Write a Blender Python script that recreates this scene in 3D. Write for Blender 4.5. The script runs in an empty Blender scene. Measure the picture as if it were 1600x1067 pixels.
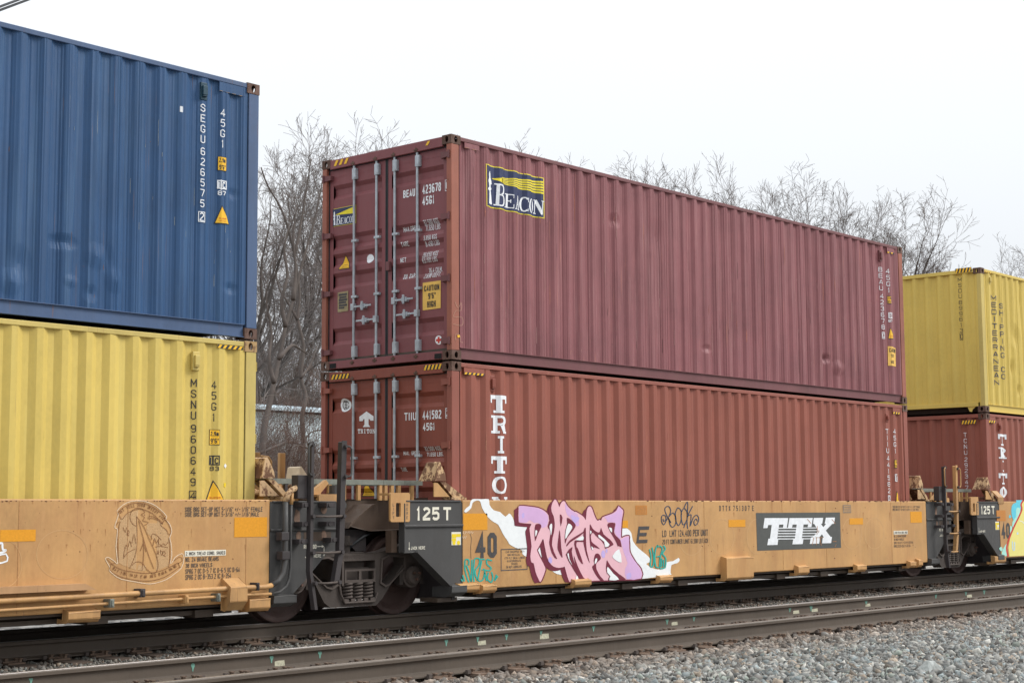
import bpy, math, random
import numpy as np
from mathutils import Vector, Matrix
from mathutils.geometry import tessellate_polygon

random.seed(7)
SC = bpy.context.scene
COL = SC.collection

# ------------------------------------------------------------------ camera
FPX, YAW, PITCH, ROLL = 2515.83, 0.8562, 0.1057, -0.0062
CX, CY, CZ = -14.7814, -13.8337, 1.2331
_F = Vector((math.sin(YAW)*math.cos(PITCH), math.cos(YAW)*math.cos(PITCH), math.sin(PITCH)))
_R = Vector((math.cos(YAW), -math.sin(YAW), 0)); _U = _R.cross(_F)
_c, _s = math.cos(ROLL), math.sin(ROLL)
R2 = _c*_R + _s*_U; U2 = -_s*_R + _c*_U
cam_d = bpy.data.cameras.new('camera'); cam = bpy.data.objects.new('camera', cam_d); COL.objects.link(cam)
cam_d.sensor_width = 36; cam_d.lens = FPX/1600*36; cam_d.clip_end = 2000; cam_d.clip_start = .1
m = Matrix((R2, U2, -_F)).transposed().to_4x4(); m.translation = (CX, CY, CZ); cam.matrix_world = m
SC.camera = cam

# ------------------------------------------------------------------ sky, sun, exposure
SUN_EL, SUN_AZ = math.radians(40), math.radians(128)      # azimuth of the sun clockwise from +Y
world = bpy.data.worlds.new('World'); SC.world = world; world.use_nodes = True
nt = world.node_tree; nt.nodes.clear()
N = lambda t, **k: _node(nt, t, **k)
def _node(tree, t, **k):
    n = tree.nodes.new(t)
    for a, b in k.items(): setattr(n, a, b)
    return n
sky = N('ShaderNodeTexSky', sky_type='NISHITA'); sky.sun_disc = False
sky.sun_elevation = SUN_EL; sky.sun_rotation = SUN_AZ; sky.dust_density = 3
bg_sky = N('ShaderNodeBackground'); bg_sky.inputs[1].default_value = 0.06
nt.links.new(sky.outputs[0], bg_sky.inputs[0])
tc = N('ShaderNodeTexCoord'); sep = N('ShaderNodeSeparateXYZ'); nt.links.new(tc.outputs['Generated'], sep.inputs[0])
mx = N('ShaderNodeMath', operation='MAXIMUM'); mx.inputs[1].default_value = 0; nt.links.new(sep.outputs[2], mx.inputs[0])
rmp = N('ShaderNodeMapRange'); nt.links.new(mx.outputs[0], rmp.inputs[0])
rmp.inputs[1].default_value = 0; rmp.inputs[2].default_value = 1; rmp.inputs[3].default_value = .72; rmp.inputs[4].default_value = 1.62
nz = N('ShaderNodeTexNoise'); nz.inputs['Scale'].default_value = 2.2; nz.inputs['Detail'].default_value = 3
nt.links.new(tc.outputs['Generated'], nz.inputs['Vector'])
nr = N('ShaderNodeMapRange'); nr.inputs[3].default_value = .94; nr.inputs[4].default_value = 1.05; nt.links.new(nz.outputs[0], nr.inputs[0])
ml = N('ShaderNodeMath', operation='MULTIPLY'); nt.links.new(rmp.outputs[0], ml.inputs[0]); nt.links.new(nr.outputs[0], ml.inputs[1])
bg_cl = N('ShaderNodeBackground'); bg_cl.inputs[0].default_value = (.925, .96, 1, 1); nt.links.new(ml.outputs[0], bg_cl.inputs[1])
mixs = N('ShaderNodeMixShader'); mixs.inputs[0].default_value = .95
nt.links.new(bg_sky.outputs[0], mixs.inputs[1]); nt.links.new(bg_cl.outputs[0], mixs.inputs[2])
wo = N('ShaderNodeOutputWorld'); nt.links.new(mixs.outputs[0], wo.inputs[0])
sd = bpy.data.lights.new('sun', 'SUN'); sun = bpy.data.objects.new('sun', sd); COL.objects.link(sun)
sd.energy = 2.25; sd.angle = math.radians(20); sd.color = (1, .975, .94)
dirv = Vector((math.sin(SUN_AZ)*math.cos(SUN_EL), math.cos(SUN_AZ)*math.cos(SUN_EL), math.sin(SUN_EL)))
sun.rotation_euler = dirv.to_track_quat('Z', 'Y').to_euler(); sun.location = (0, -20, 40)
SC.view_settings.view_transform = 'Standard'; SC.view_settings.look = 'None'
SC.view_settings.exposure = 0.24; SC.view_settings.gamma = 1
SC.view_settings.use_curve_mapping = False
SC.render.engine = 'CYCLES'; SC.cycles.max_bounces = 6; SC.cycles.diffuse_bounces = 3
SC.render.film_transparent = False

# ------------------------------------------------------------------ photograph measurements -> points on real planes
def ray(u, v): return _F + R2*((u-800)/FPX) + U2*((533.5-v)/FPX)
def atY(u, v, y):
    d = ray(u, v); t = (y-CY)/d.y
    return CX+t*d.x, CZ+t*d.z
def atX(u, v, x):
    d = ray(u, v); t = (x-CX)/d.x
    return CY+t*d.y, CZ+t*d.z

# ------------------------------------------------------------------ mesh helper
class MB:
    def __init__(s): s.v = []; s.f = []
    def poly(s, pts):
        n = len(s.v); s.v += [tuple(p) for p in pts]; s.f.append(tuple(range(n, n+len(pts))))
    def box(s, x0, x1, y0, y1, z0, z1):
        n = len(s.v)
        s.v += [(x, y, z) for x in (x0, x1) for y in (y0, y1) for z in (z0, z1)]
        for f in ((0,1,3,2),(4,6,7,5),(0,4,5,1),(2,3,7,6),(0,2,6,4),(1,5,7,3)): s.f.append(tuple(n+i for i in f))
        return s
    def extr(s, pts, fn, d0, d1, holes=()):
        """pts 2-D outline (with holes), fn(a,b,d)->3D"""
        loops = [list(pts)]+[list(h) for h in holes]
        flat = [p for l in loops for p in l]
        tris = tessellate_polygon([[Vector((a, b, 0)) for a, b in l] for l in loops])
        n = len(s.v); k = len(flat)
        s.v += [tuple(fn(a, b, d0)) for a, b in flat]+[tuple(fn(a, b, d1)) for a, b in flat]
        for t in tris: s.f.append(tuple(n+i for i in t)); s.f.append(tuple(n+k+i for i in reversed(t)))
        o = 0
        for l in loops:
            q = len(l)
            for i in range(q):
                j = (i+1) % q; s.f.append((n+o+i, n+o+j, n+k+o+j, n+k+o+i))
            o += q
        return s
    def py(s, pts, y0, y1, holes=()): return s.extr(pts, lambda a, b, d: (a, d, b), y0, y1, holes)
    def px(s, pts, x0, x1, holes=()): return s.extr(pts, lambda a, b, d: (d, a, b), x0, x1, holes)
    def pz(s, pts, z0, z1, holes=()): return s.extr(pts, lambda a, b, d: (a, b, d), z0, z1, holes)
    def tube(s, pts, r, k=8, caps=True):
        pts = [Vector(p) for p in pts]; rs = r if isinstance(r, (list, tuple)) else [r]*len(pts)
        rings = []; up = None
        for i, p in enumerate(pts):
            d = (pts[min(i+1, len(pts)-1)]-pts[max(i-1, 0)]).normalized()
            if up is None: up = Vector((0, 0, 1)) if abs(d.z) < .9 else Vector((1, 0, 0))
            a = (up-d*up.dot(d)).normalized(); b = d.cross(a); up = a
            n = len(s.v)
            for j in range(k):
                t = 2*math.pi*j/k; s.v.append(tuple(p+(a*math.cos(t)+b*math.sin(t))*rs[i]))
            rings.append(n)
        for i in range(len(pts)-1):
            for j in range(k):
                j2 = (j+1) % k; s.f.append((rings[i]+j, rings[i]+j2, rings[i+1]+j2, rings[i+1]+j))
        if caps:
            s.f.append(tuple(reversed(range(rings[0], rings[0]+k)))); s.f.append(tuple(range(rings[-1], rings[-1]+k)))
        return s
    def cyl(s, p0, p1, r, k=16): return s.tube([p0, p1], r, k)
    def lathe_y(s, cx, cz, prof, k=32):
        """prof: (y, r) list, around an axis parallel to Y"""
        n = len(s.v)
        for y, r in prof:
            for j in range(k):
                t = 2*math.pi*j/k; s.v.append((cx+r*math.cos(t), y, cz+r*math.sin(t)))
        for i in range(len(prof)-1):
            for j in range(k):
                j2 = (j+1) % k; s.f.append((n+i*k+j, n+i*k+j2, n+(i+1)*k+j2, n+(i+1)*k+j))
        return s
    def add(s, o, off=(0, 0, 0)):
        n = len(s.v); s.v += [(a+off[0], b+off[1], c+off[2]) for a, b, c in o.v]; s.f += [tuple(n+i for i in f) for f in o.f]; return s

ORG = {}
def empty(name, loc, label=None, cat=None, group=None, kind=None):
    o = bpy.data.objects.new(name, None); COL.objects.link(o); o.location = loc; o.empty_display_size = .2
    ORG[o.name] = Vector(loc); tag(o, label, cat, group, kind); return o
def tag(o, label=None, cat=None, group=None, kind=None):
    if label: o['label'] = label
    if cat: o['category'] = cat
    if group: o['group'] = group
    if kind: o['kind'] = kind
    return o
def obj(name, mb, mat, parent=None, loc=None, bevel=0, smooth=False, label=None, kind=None, sub=0):
    if not mb.f: return None
    me = bpy.data.meshes.new(name)
    if parent: org = ORG[parent.name]
    else: org = Vector(loc) if loc else Vector((0, 0, 0))
    me.from_pydata([(a-org.x, b-org.y, c-org.z) for a, b, c in mb.v], [], mb.f)
    me.materials.append(mat)
    if smooth: me.polygons.foreach_set('use_smooth', [True]*len(me.polygons))
    o = bpy.data.objects.new(name, me); COL.objects.link(o)
    if parent: o.parent = parent; ORG[o.name] = org
    else: o.location = org; ORG[o.name] = org
    if bevel:
        md = o.modifiers.new('bevel', 'BEVEL'); md.width = bevel; md.segments = 2; md.limit_method = 'ANGLE'; md.angle_limit = math.radians(40)
    if label: o['label'] = label
    if kind: o['kind'] = kind
    return o

# ------------------------------------------------------------------ materials
def principled(name):
    m = bpy.data.materials.new(name); m.use_nodes = True; t = m.node_tree
    return m, t, t.nodes['Principled BSDF']
def rgba(c): return (c[0], c[1], c[2], 1)
def noise(t, vec, scale, detail=4, rough=.55, dist=0):
    n = _node(t, 'ShaderNodeTexNoise'); n.inputs['Scale'].default_value = scale; n.inputs['Detail'].default_value = detail
    n.inputs['Roughness'].default_value = rough; n.inputs['Distortion'].default_value = dist
    t.links.new(vec, n.inputs['Vector']); return n.outputs[0]
def mapr(t, s, a, b, c=0, d=1):
    n = _node(t, 'ShaderNodeMapRange'); n.inputs[1].default_value = a; n.inputs[2].default_value = b
    n.inputs[3].default_value = c; n.inputs[4].default_value = d; t.links.new(s, n.inputs[0]); return n.outputs[0]
def mixc(t, f, a, b, mode='MIX'):
    n = _node(t, 'ShaderNodeMix'); n.data_type = 'RGBA'; n.blend_type = mode
    if isinstance(f, (int, float)): n.inputs[0].default_value = f
    else: t.links.new(f, n.inputs[0])
    for i, x in ((6, a), (7, b)):
        if isinstance(x, (tuple, list)): n.inputs[i].default_value = rgba(x)
        else: t.links.new(x, n.inputs[i])
    return n.outputs[2]
def mulv(t, a, b):
    n = _node(t, 'ShaderNodeMath', operation='MULTIPLY'); t.links.new(a, n.inputs[0])
    if isinstance(b, (int, float)): n.inputs[1].default_value = b
    else: t.links.new(b, n.inputs[1])
    return n.outputs[0]
def scaled(t, vec, sx, sy, sz, off=(0, 0, 0)):
    n = _node(t, 'ShaderNodeMapping'); n.inputs['Scale'].default_value = (sx, sy, sz); n.inputs['Location'].default_value = off
    t.links.new(vec, n.inputs['Vector']); return n.outputs[0]
def bump(t, b, h, st=.3, dist=.01):
    n = _node(t, 'ShaderNodeBump'); n.inputs['Strength'].default_value = st; n.inputs['Distance'].default_value = dist
    t.links.new(h, n.inputs['Height']); t.links.new(n.outputs[0], b.inputs['Normal'])

def paint(name, base, dark=.75, light=1.15, rust=.0, rust_col=(.10, .035, .015), streak=.25, rough=.55, streak_col=None, sscale=9, grime=0, grime_col=(.12, .075, .045), seed=0, bmp=.12, vz=.35):
    """weathered paint: cloudy fading, vertical streaks, rust specks and runs"""
    m, t, b = principled(name)
    co = _node(t, 'ShaderNodeTexCoord').outputs['Object']
    off = (seed*3.7, seed*1.3, seed*.7)
    c1 = noise(t, scaled(t, co, 1, 1, 1, off), 1.3, 5, .6)
    col = mixc(t, mapr(t, c1, .3, .7), tuple(x*dark for x in base), tuple(min(.95, x*light) for x in base))
    fine = noise(t, scaled(t, co, 1, 1, .6, off), 28, 3, .6)
    col = mixc(t, mapr(t, fine, .35, .7, 0, .25), col, tuple(min(.95, x*1.25) for x in base))
    sc = streak_col or tuple(min(.95, x*1.35+.03) for x in base)
    st = noise(t, scaled(t, co, 1, 1, .05*vz/.35, off), sscale, 4, .65, .2)
    col = mixc(t, mapr(t, st, .52, .75, 0, streak), col, sc)
    if grime:
        g = noise(t, scaled(t, co, 1, 1, .25, off), 3.1, 6, .7, .4)
        col = mixc(t, mapr(t, g, .45, .8, 0, grime), col, grime_col)
    if rust:
        r1 = noise(t, scaled(t, co, 1, 1, .8, off), 6, 8, .75)
        th = .74-.30*rust
        col = mixc(t, mapr(t, r1, th, th+.05, 0, .9), col, rust_col)
        r2 = noise(t, scaled(t, co, 1.0, 1.0, .03, off), 38, 2, .5)
        col = mixc(t, mapr(t, r2, .70-.05*rust, .78, 0, .55), col, tuple(x*1.5 for x in rust_col))
    t.links.new(col, b.inputs['Base Color'])
    rr = mapr(t, fine, .3, .7, rough-.1, rough+.12); t.links.new(rr, b.inputs['Roughness'])
    b.inputs['Specular IOR Level'].default_value = .35
    bump(t, b, c1 if bmp < .05 else fine, bmp, .006)
    return m
def flat(name, col, rough=.6, wear=.2, seed=0, metal=0, sc=14):
    m, t, b = principled(name)
    co = _node(t, 'ShaderNodeTexCoord').outputs['Object']
    n = noise(t, scaled(t, co, 1, 1, 1, (seed, seed, 0)), sc, 5, .65)
    c = mixc(t, mapr(t, n, .35, .75), tuple(x*(1-wear*.5) for x in col), tuple(min(.97, x*(1+wear)) for x in col))
    t.links.new(c, b.inputs['Base Color']); b.inputs['Roughness'].default_value = rough; b.inputs['Metallic'].default_value = metal
    b.inputs['Specular IOR Level'].default_value = .3
    bump(t, b, n, .1, .004)
    return m

BLUE = paint('blue_paint', (.021, .067, .160), .86, 1.12, rust=.2, rust_col=(.13, .07, .04), streak=.5, streak_col=(.075, .15, .26), rough=.55, seed=1)
BLUE_R = paint('blue_rail_paint', (.062, .105, .20), .8, 1.1, rust=.2, rust_col=(.14, .06, .03), seed=2, grime=.25, grime_col=(.08, .09, .11))
YEL = paint('yellow_paint', (.60, .445, .11), .90, 1.05, rust=.02, rust_col=(.25, .17, .07), streak=.3, streak_col=(.68, .58, .2), rough=.5, seed=3)
YEL_R = paint('yellow_frame_paint', (.52, .40, .12), .85, 1.08, rust=.22, rust_col=(.22, .13, .06), seed=4)
YEL2 = paint('mustard_paint', (.61, .45, .105), .9, 1.06, rust=.08, rust_col=(.22, .12, .05), streak=.2, streak_col=(.66, .54, .18), seed=5)
MAR = paint('maroon_paint', (.225, .080, .086), .82, 1.15, rust=.16, rust_col=(.34, .14, .10), streak=.7, streak_col=(.34, .165, .165), rough=.5, seed=6, sscale=12)
MAR_D = paint('maroon_door_paint', (.20, .062, .067), .9, 1.1, rust=.05, rust_col=(.12, .04, .03), streak=.2, rough=.5, seed=7)
MAR_R = paint('maroon_rail_paint', (.16, .058, .062), .8, 1.15, rust=.25, rust_col=(.15, .06, .035), seed=8, grime=.3)
MAR_P = paint('faded_post_paint', (.28, .095, .062), .8, 1.2, rust=.45, rust_col=(.16, .065, .035), seed=9, streak=.5, streak_col=(.36, .15, .10))
TRI = paint('oxide_red_paint', (.255, .076, .050), .9, 1.1, rust=.12, rust_col=(.34, .15, .09), streak=.35, streak_col=(.34, .13, .10), seed=10)
TRI_D = paint('oxide_red_door_paint', (.215, .056, .036), .9, 1.1, rust=.05, rust_col=(.12, .045, .03), seed=11)
TRI_P = paint('oxide_red_post_paint', (.27, .085, .06), .85, 1.1, rust=.25, rust_col=(.20, .09, .05), seed=12)
TRI2 = paint('dark_oxide_paint', (.26, .082, .055), .9, 1.1, rust=.06, rust_col=(.12, .04, .03), seed=13)
CAST = paint('rusty_casting', (.15, .085, .065), .6, 1.2, rust=.9, rust_col=(.085, .045, .03), seed=14, rough=.75, bmp=.5)
CAST_Y = paint('rusty_yellow_casting', (.42, .27, .12), .6, 1.2, rust=.9, rust_col=(.16, .085, .045), seed=15, rough=.75, bmp=.5)
TAN = paint('tan_paint', (.525, .295, .115), .76, 1.12, rust=.10, rust_col=(.16, .07, .045), streak=.3, streak_col=(.66, .41, .20), rough=.55, seed=16, grime=.6, grime_col=(.37, .17, .07), sscale=4, bmp=.08)
TAN_R = paint('tan_rusted_paint', (.56, .37, .20), .78, 1.2, rust=.92, rust_col=(.11, .04, .02), streak=.5, streak_col=(.72, .58, .40), seed=17, rough=.7, bmp=.3)
TAN_G = paint('tan_grimy_paint', (.50, .28, .11), .8, 1.1, rust=.2, rust_col=(.10, .045, .03), grime=.8, grime_col=(.20, .11, .06), seed=18)
BRONZE = paint('sooty_beam_paint', (.095, .062, .043), .7, 1.2, rust=.3, rust_col=(.05, .03, .02), grime=.7, grime_col=(.055, .04, .032), seed=19, bmp=.3)
CHAR = paint('charcoal_paint', (.062, .060, .058), .85, 1.2, rust=.12, rust_col=(.045, .022, .015), streak=.3, streak_col=(.085, .083, .08), rough=.55, seed=20, grime=.3, grime_col=(.045, .038, .032))
CHAR_R = paint('charcoal_rusted_paint', (.05, .042, .042), .7, 1.2, rust=.35, rust_col=(.08, .03, .018), seed=21, rough=.65, bmp=.3)
IRON = paint('cast_iron_grime', (.066, .052, .044), .65, 1.3, rust=.4, rust_col=(.045, .028, .022), seed=22, rough=.8, bmp=.5, grime=.5, grime_col=(.03, .023, .02))
IRON_L = paint('dusty_iron', (.085, .066, .056), .7, 1.2, rust=.3, rust_col=(.05, .03, .025), seed=23, rough=.75, bmp=.4)
WHEEL = paint('wheel_steel', (.075, .045, .038), .7, 1.2, rust=.5, rust_col=(.045, .025, .02), seed=24, rough=.6)
RAILM = paint('rail_brown', (.098, .076, .058), .85, 1.15, rust=.2, rust_col=(.07, .045, .034), streak=.35, streak_col=(.12, .10, .082), rough=.6, seed=25, sscale=20, bmp=.2)
RAILTOP = flat('worn_rail_top', (.27, .25, .24), .42, .35, metal=.4, sc=30)
RAILTOP2 = flat('brown_rail_top', (.14, .115, .095), .45, .3, metal=.2, sc=30)
PLATE = paint('tie_plate_rust', (.155, .105, .075), .75, 1.2, rust=.4, rust_col=(.09, .05, .035), seed=26, rough=.8, bmp=.3)
GALV = flat('galvanised_steel', (.40, .43, .46), .45, .3, metal=.35, sc=9)
GALV2 = flat('walkway_galvanised', (.19, .20, .17), .55, .3, metal=.2)
RUBBER = flat('gasket_rubber', (.028, .03, .033), .7, .3)
DARK = flat('recess_shade_black', (.012, .012, .012), .8, .3)  # near-black that paints the shade inside the sill recesses
UNDER = paint('underframe_grime', (.07, .05, .036), .7, 1.2, rust=.3, rust_col=(.03, .02, .015), seed=27)
WHITE = flat('white_lettering', (.78, .80, .82), .6, .12)
WHITE2 = flat('white_spray_paint', (.80, .82, .82), .6, .06)
CREAM = flat('cream_lettering', (.74, .70, .58), .6, .12)
BLACK = flat('black_lettering', (.030, .032, .036), .6, .3)
GREYL = flat('faded_lettering', (.10, .085, .08), .6, .4)
GREYT = flat('grey_stencil', (.065, .06, .06), .6, .3)
SIGNY = flat('sign_yellow', (.82, .47, .03), .5, .1)
SIGNY2 = flat('sign_lemon', (.80, .60, .02), .5, .1)
SIGNO = flat('sign_amber', (.78, .48, .11), .55, .12)
ORANGE = flat('reflector_orange', (.70, .30, .018), .5, .12, sc=40)
ORANGE2 = flat('reflector_faded', (.50, .20, .04), .5, .15, sc=40)
NAVY = flat('logo_navy', (.028, .038, .095), .5, .3)
LOGOY = flat('logo_yellow', (.80, .66, .03), .5, .1)
PINK = flat('graffiti_pink', (.76, .45, .50), .6, .06, sc=3)
LILAC = flat('graffiti_lilac', (.64, .40, .64), .6, .08, sc=4)
VIOLET = flat('graffiti_violet', (.52, .40, .72), .6, .05)
WINE = flat('graffiti_wine', (.155, .018, .038), .6, .15)
TEAL = flat('graffiti_teal', (.02, .37, .31), .6, .15)
SLATE = flat('graffiti_slate', (.035, .055, .10), .6, .2)
CHALK = flat('chalk_line', (.72, .55, .38), .8, .25, sc=50)
PENCIL = flat('paint_stick_line', (.26, .12, .05), .8, .4, sc=50)
CHALKF = flat('chalk_fill', (.61, .39, .20), .8, .2, sc=60)
CYAN = flat('graffiti_cyan', (.12, .55, .68), .6, .1)
MINT = flat('graffiti_mint', (.38, .72, .62), .6, .1)
LEMON = flat('graffiti_lemon', (.76, .68, .22), .6, .06, sc=3)
RED = flat('graffiti_red', (.55, .05, .035), .6, .1)
PALEB = flat('graffiti_pale_blue', (.5, .66, .78), .6, .1)
GREENP = flat('rail_green_mark', (.16, .34, .27), .7, .3, sc=60)
CREAMP = flat('rail_cream_mark', (.48, .46, .34), .7, .4, sc=60)
PLATEM = flat('data_plate', (.30, .24, .13), .45, .3, metal=.2)
GREEN = flat('green_tape', (.01, .16, .10), .5, .1)
PALE = flat('pale_tan', (.60, .47, .32), .6, .15)
BARK = paint('bark', (.075, .06, .052), .7, 1.25, streak=.3, streak_col=(.12, .1, .088), seed=31, rough=.9, sscale=14, bmp=.5)
BARK2 = flat('twig_bark', (.15, .125, .115), .9, .35, sc=2)
BARK3 = flat('brush_bark', (.13, .082, .065), .9, .4, sc=2)
BARK4 = flat('grey_brush_bark', (.155, .13, .115), .9, .4, sc=2)

# ------------------------------------------------------------------ printed text
_c1, _d1 = .30, .13
_O = [(_c1, 0), (1-_c1, 0), (1, _d1), (1, 1-_d1), (1-_c1, 1), (_c1, 1), (0, 1-_d1), (0, _d1), (_c1, 0)]
GL = {'0': [_O], 'O': [_O], 'D': [[(0, 0), (.68, 0), (1, .14), (1, .86), (.68, 1), (0, 1), (0, 0)]], 'Q': [_O, [(.55, .25), (1, -.05)]],
 '1': [[(.1, .8), (.5, 1), (.5, 0)]], '2': [[(0, .84), (_c1, 1), (.72, 1), (1, .86), (1, .66), (0, .12), (0, 0), (1, 0)]],
 '3': [[(0, .86), (.28, 1), (.72, 1), (1, .88), (1, .64), (.72, .53), (.35, .53)], [(.72, .53), (1, .42), (1, .13), (.72, 0), (.28, 0), (0, .14)]],
 '4': [[(.72, 0), (.72, 1), (0, .28), (1, .28)]], '5': [[(.95, 1), (.08, 1), (.03, .55), (.70, .60), (1, .46), (1, .14), (.72, 0), (.28, 0), (0, .13)]],
 '6': [[(.98, .88), (.72, 1), (.28, 1), (0, .86), (0, .13), (.28, 0), (.72, 0), (1, .13), (1, .44), (.72, .56), (.02, .50)]],
 '7': [[(0, 1), (1, 1), (1, .86), (.38, 0)]], '8': [[(.28, .53), (0, .66), (0, .88), (.28, 1), (.72, 1), (1, .88), (1, .66), (.72, .53), (.28, .53), (0, .41), (0, .13), (.28, 0), (.72, 0), (1, .13), (1, .41), (.72, .53)]],
 '9': [[(.02, .12), (.28, 0), (.72, 0), (1, .14), (1, .87), (.72, 1), (.28, 1), (0, .87), (0, .56), (.28, .44), (.98, .50)]],
 'A': [[(0, 0), (.5, 1), (1, 0)], [(.17, .30), (.83, .30)]], 'B': [[(0, 0), (0, 1), (.68, 1), (.95, .88), (.95, .66), (.68, .53), (0, .53)], [(.68, .53), (1, .42), (1, .13), (.70, 0), (0, 0)]],
 'C': [[(1, .80), (1, .87), (.72, 1), (.28, 1), (0, .87), (0, .13), (.28, 0), (.72, 0), (1, .13), (1, .22)]], 'E': [[(1, 1), (0, 1), (0, 0), (1, 0)], [(0, .52), (.8, .52)]], 'F': [[(1, 1), (0, 1), (0, 0)], [(0, .52), (.8, .52)]],
 'G': [[(1, .80), (1, .87), (.72, 1), (.28, 1), (0, .87), (0, .13), (.28, 0), (.72, 0), (1, .13), (1, .40), (.62, .40)]], 'H': [[(0, 0), (0, 1)], [(1, 0), (1, 1)], [(0, .52), (1, .52)]], 'I': [[(.5, 0), (.5, 1)]],
 'J': [[(1, 1), (1, .13), (.72, 0), (.28, 0), (0, .13), (0, .26)]], 'K': [[(0, 0), (0, 1)], [(1, 1), (.05, .42)], [(.3, .58), (1, 0)]], 'L': [[(0, 1), (0, 0), (1, 0)]], 'M': [[(0, 0), (0, 1)], [(1, 0), (1, 1)], [(0, .98), (.5, .3), (1, .98)]],
 'N': [[(0, 0), (0, 1)], [(1, 0), (1, 1)], [(0, 1), (1, 0)]], 'P': [[(0, 0), (0, 1), (.70, 1), (1, .87), (1, .58), (.70, .46), (0, .46)]], 'R': [[(0, 0), (0, 1), (.70, 1), (1, .87), (1, .60), (.70, .48), (0, .48)], [(.6, .48), (1, 0)]],
 'S': [[(1, .80), (1, .87), (.72, 1), (.28, 1), (0, .87), (0, .66), (.28, .54), (.72, .48), (1, .36), (1, .13), (.72, 0), (.28, 0), (0, .13), (0, .22)]], 'T': [[(0, 1), (1, 1)], [(.5, 1), (.5, 0)]],
 'U': [[(0, 1), (0, .13), (.28, 0), (.72, 0), (1, .13), (1, 1)]], 'V': [[(0, 1), (.5, 0), (1, 1)]], 'W': [[(0, 1), (.25, 0), (.5, .7), (.75, 0), (1, 1)]], 'X': [[(0, 0), (1, 1)], [(0, 1), (1, 0)]], 'Y': [[(0, 1), (.5, .48), (1, 1)], [(.5, .48), (.5, 0)]], 'Z': [[(0, 1), (1, 1), (0, 0), (1, 0)]],
 '-': [[(.1, .5), (.9, .5)]], '.': [[(.5, 0), (.5, .1)]], ',': [[(.5, .1), (.3, -.1)]], '/': [[(0, 0), (1, 1)]], '+': [[(.05, .5), (.95, .5)], [(.5, .25), (.5, .75)]], "'": [[(.5, 1), (.5, .78)]], '"': [[(.25, 1), (.25, .78)], [(.75, 1), (.75, .78)]],
 'm': [[(0, 0), (0, .7)], [(0, .62), (.25, .7), (.5, .6), (.5, 0)], [(.5, .6), (.75, .7), (1, .6), (1, 0)]], 'i': [[(.5, 0), (.5, .7)], [(.5, .85), (.5, 1)]], 'c': [[(1, .82), (.7, 1), (.3, 1), (0, .8), (0, .2), (.3, 0), (.7, 0), (1, .18)]]}
WD = {'I': .42, '1': .62, '.': .36, ',': .36, "'": .3, '"': .6, 'i': .3, ' ': .55, 'M': 1.25, 'W': 1.3, 'm': 1.2}
def stroke_quads(pts, w):
    """mitred ribbon around a polyline"""
    closed = len(pts) > 3 and pts[0] == pts[-1]; P = pts[:-1] if closed else pts; n = len(P); Lp, Rp = [], []
    for i in range(n):
        if closed: a, b, c = P[i-1], P[i], P[(i+1) % n]
        else: a, b, c = P[max(i-1, 0)], P[i], P[min(i+1, n-1)]
        def nrm(p, q):
            dx, dy = q[0]-p[0], q[1]-p[1]; l = math.hypot(dx, dy) or 1e-9; return (-dy/l, dx/l)
        n1 = nrm(a, b) if a != b else nrm(b, c); n2 = nrm(b, c) if b != c else n1
        mx_, my_ = n1[0]+n2[0], n1[1]+n2[1]; l = math.hypot(mx_, my_) or 1e-9; mx_, my_ = mx_/l, my_/l
        k = min(w/2/max(.35, mx_*n1[0]+my_*n1[1]), w)
        Lp.append((b[0]+mx_*k, b[1]+my_*k)); Rp.append((b[0]-mx_*k, b[1]-my_*k))
    m_ = n if closed else n-1
    return [[Lp[i], Lp[(i+1) % n], Rp[(i+1) % n], Rp[i]] for i in range(m_)]
def glyph_quads(ch, x0, x1, y0, y1, sw, shear=0):
    out = []; h = sw/2; xa, xb = x0+h, max(x1-h, x0+h+1e-4); ya, yb = y0+h, y1-h
    if xb < xa: xa = xb = (x0+x1)/2
    for pl in GL.get(ch, GL.get(ch.upper(), [])):
        ext = [(xa+(xb-xa)*px_, ya+(yb-ya)*py_) for px_, py_ in pl]
        if pl[0] != pl[-1]:       # square ends
            def ex(p, q):
                dx, dy = p[0]-q[0], p[1]-q[1]; l = math.hypot(dx, dy) or 1e-9; return (p[0]+dx/l*h, p[1]+dy/l*h)
            e0 = ex(ext[0], ext[1]) if abs(ext[0][1]-ext[1][1]) < 1e-9 or abs(ext[0][0]-ext[1][0]) < 1e-9 else ext[0]
            e1 = ex(ext[-1], ext[-2]) if abs(ext[-1][1]-ext[-2][1]) < 1e-9 or abs(ext[-1][0]-ext[-2][0]) < 1e-9 else ext[-1]
            ext[0], ext[-1] = e0, e1
        for q in stroke_quads(ext, sw): out.append([(x+(y-y0)*shear, y) for x, y in q])
    return out

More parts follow.
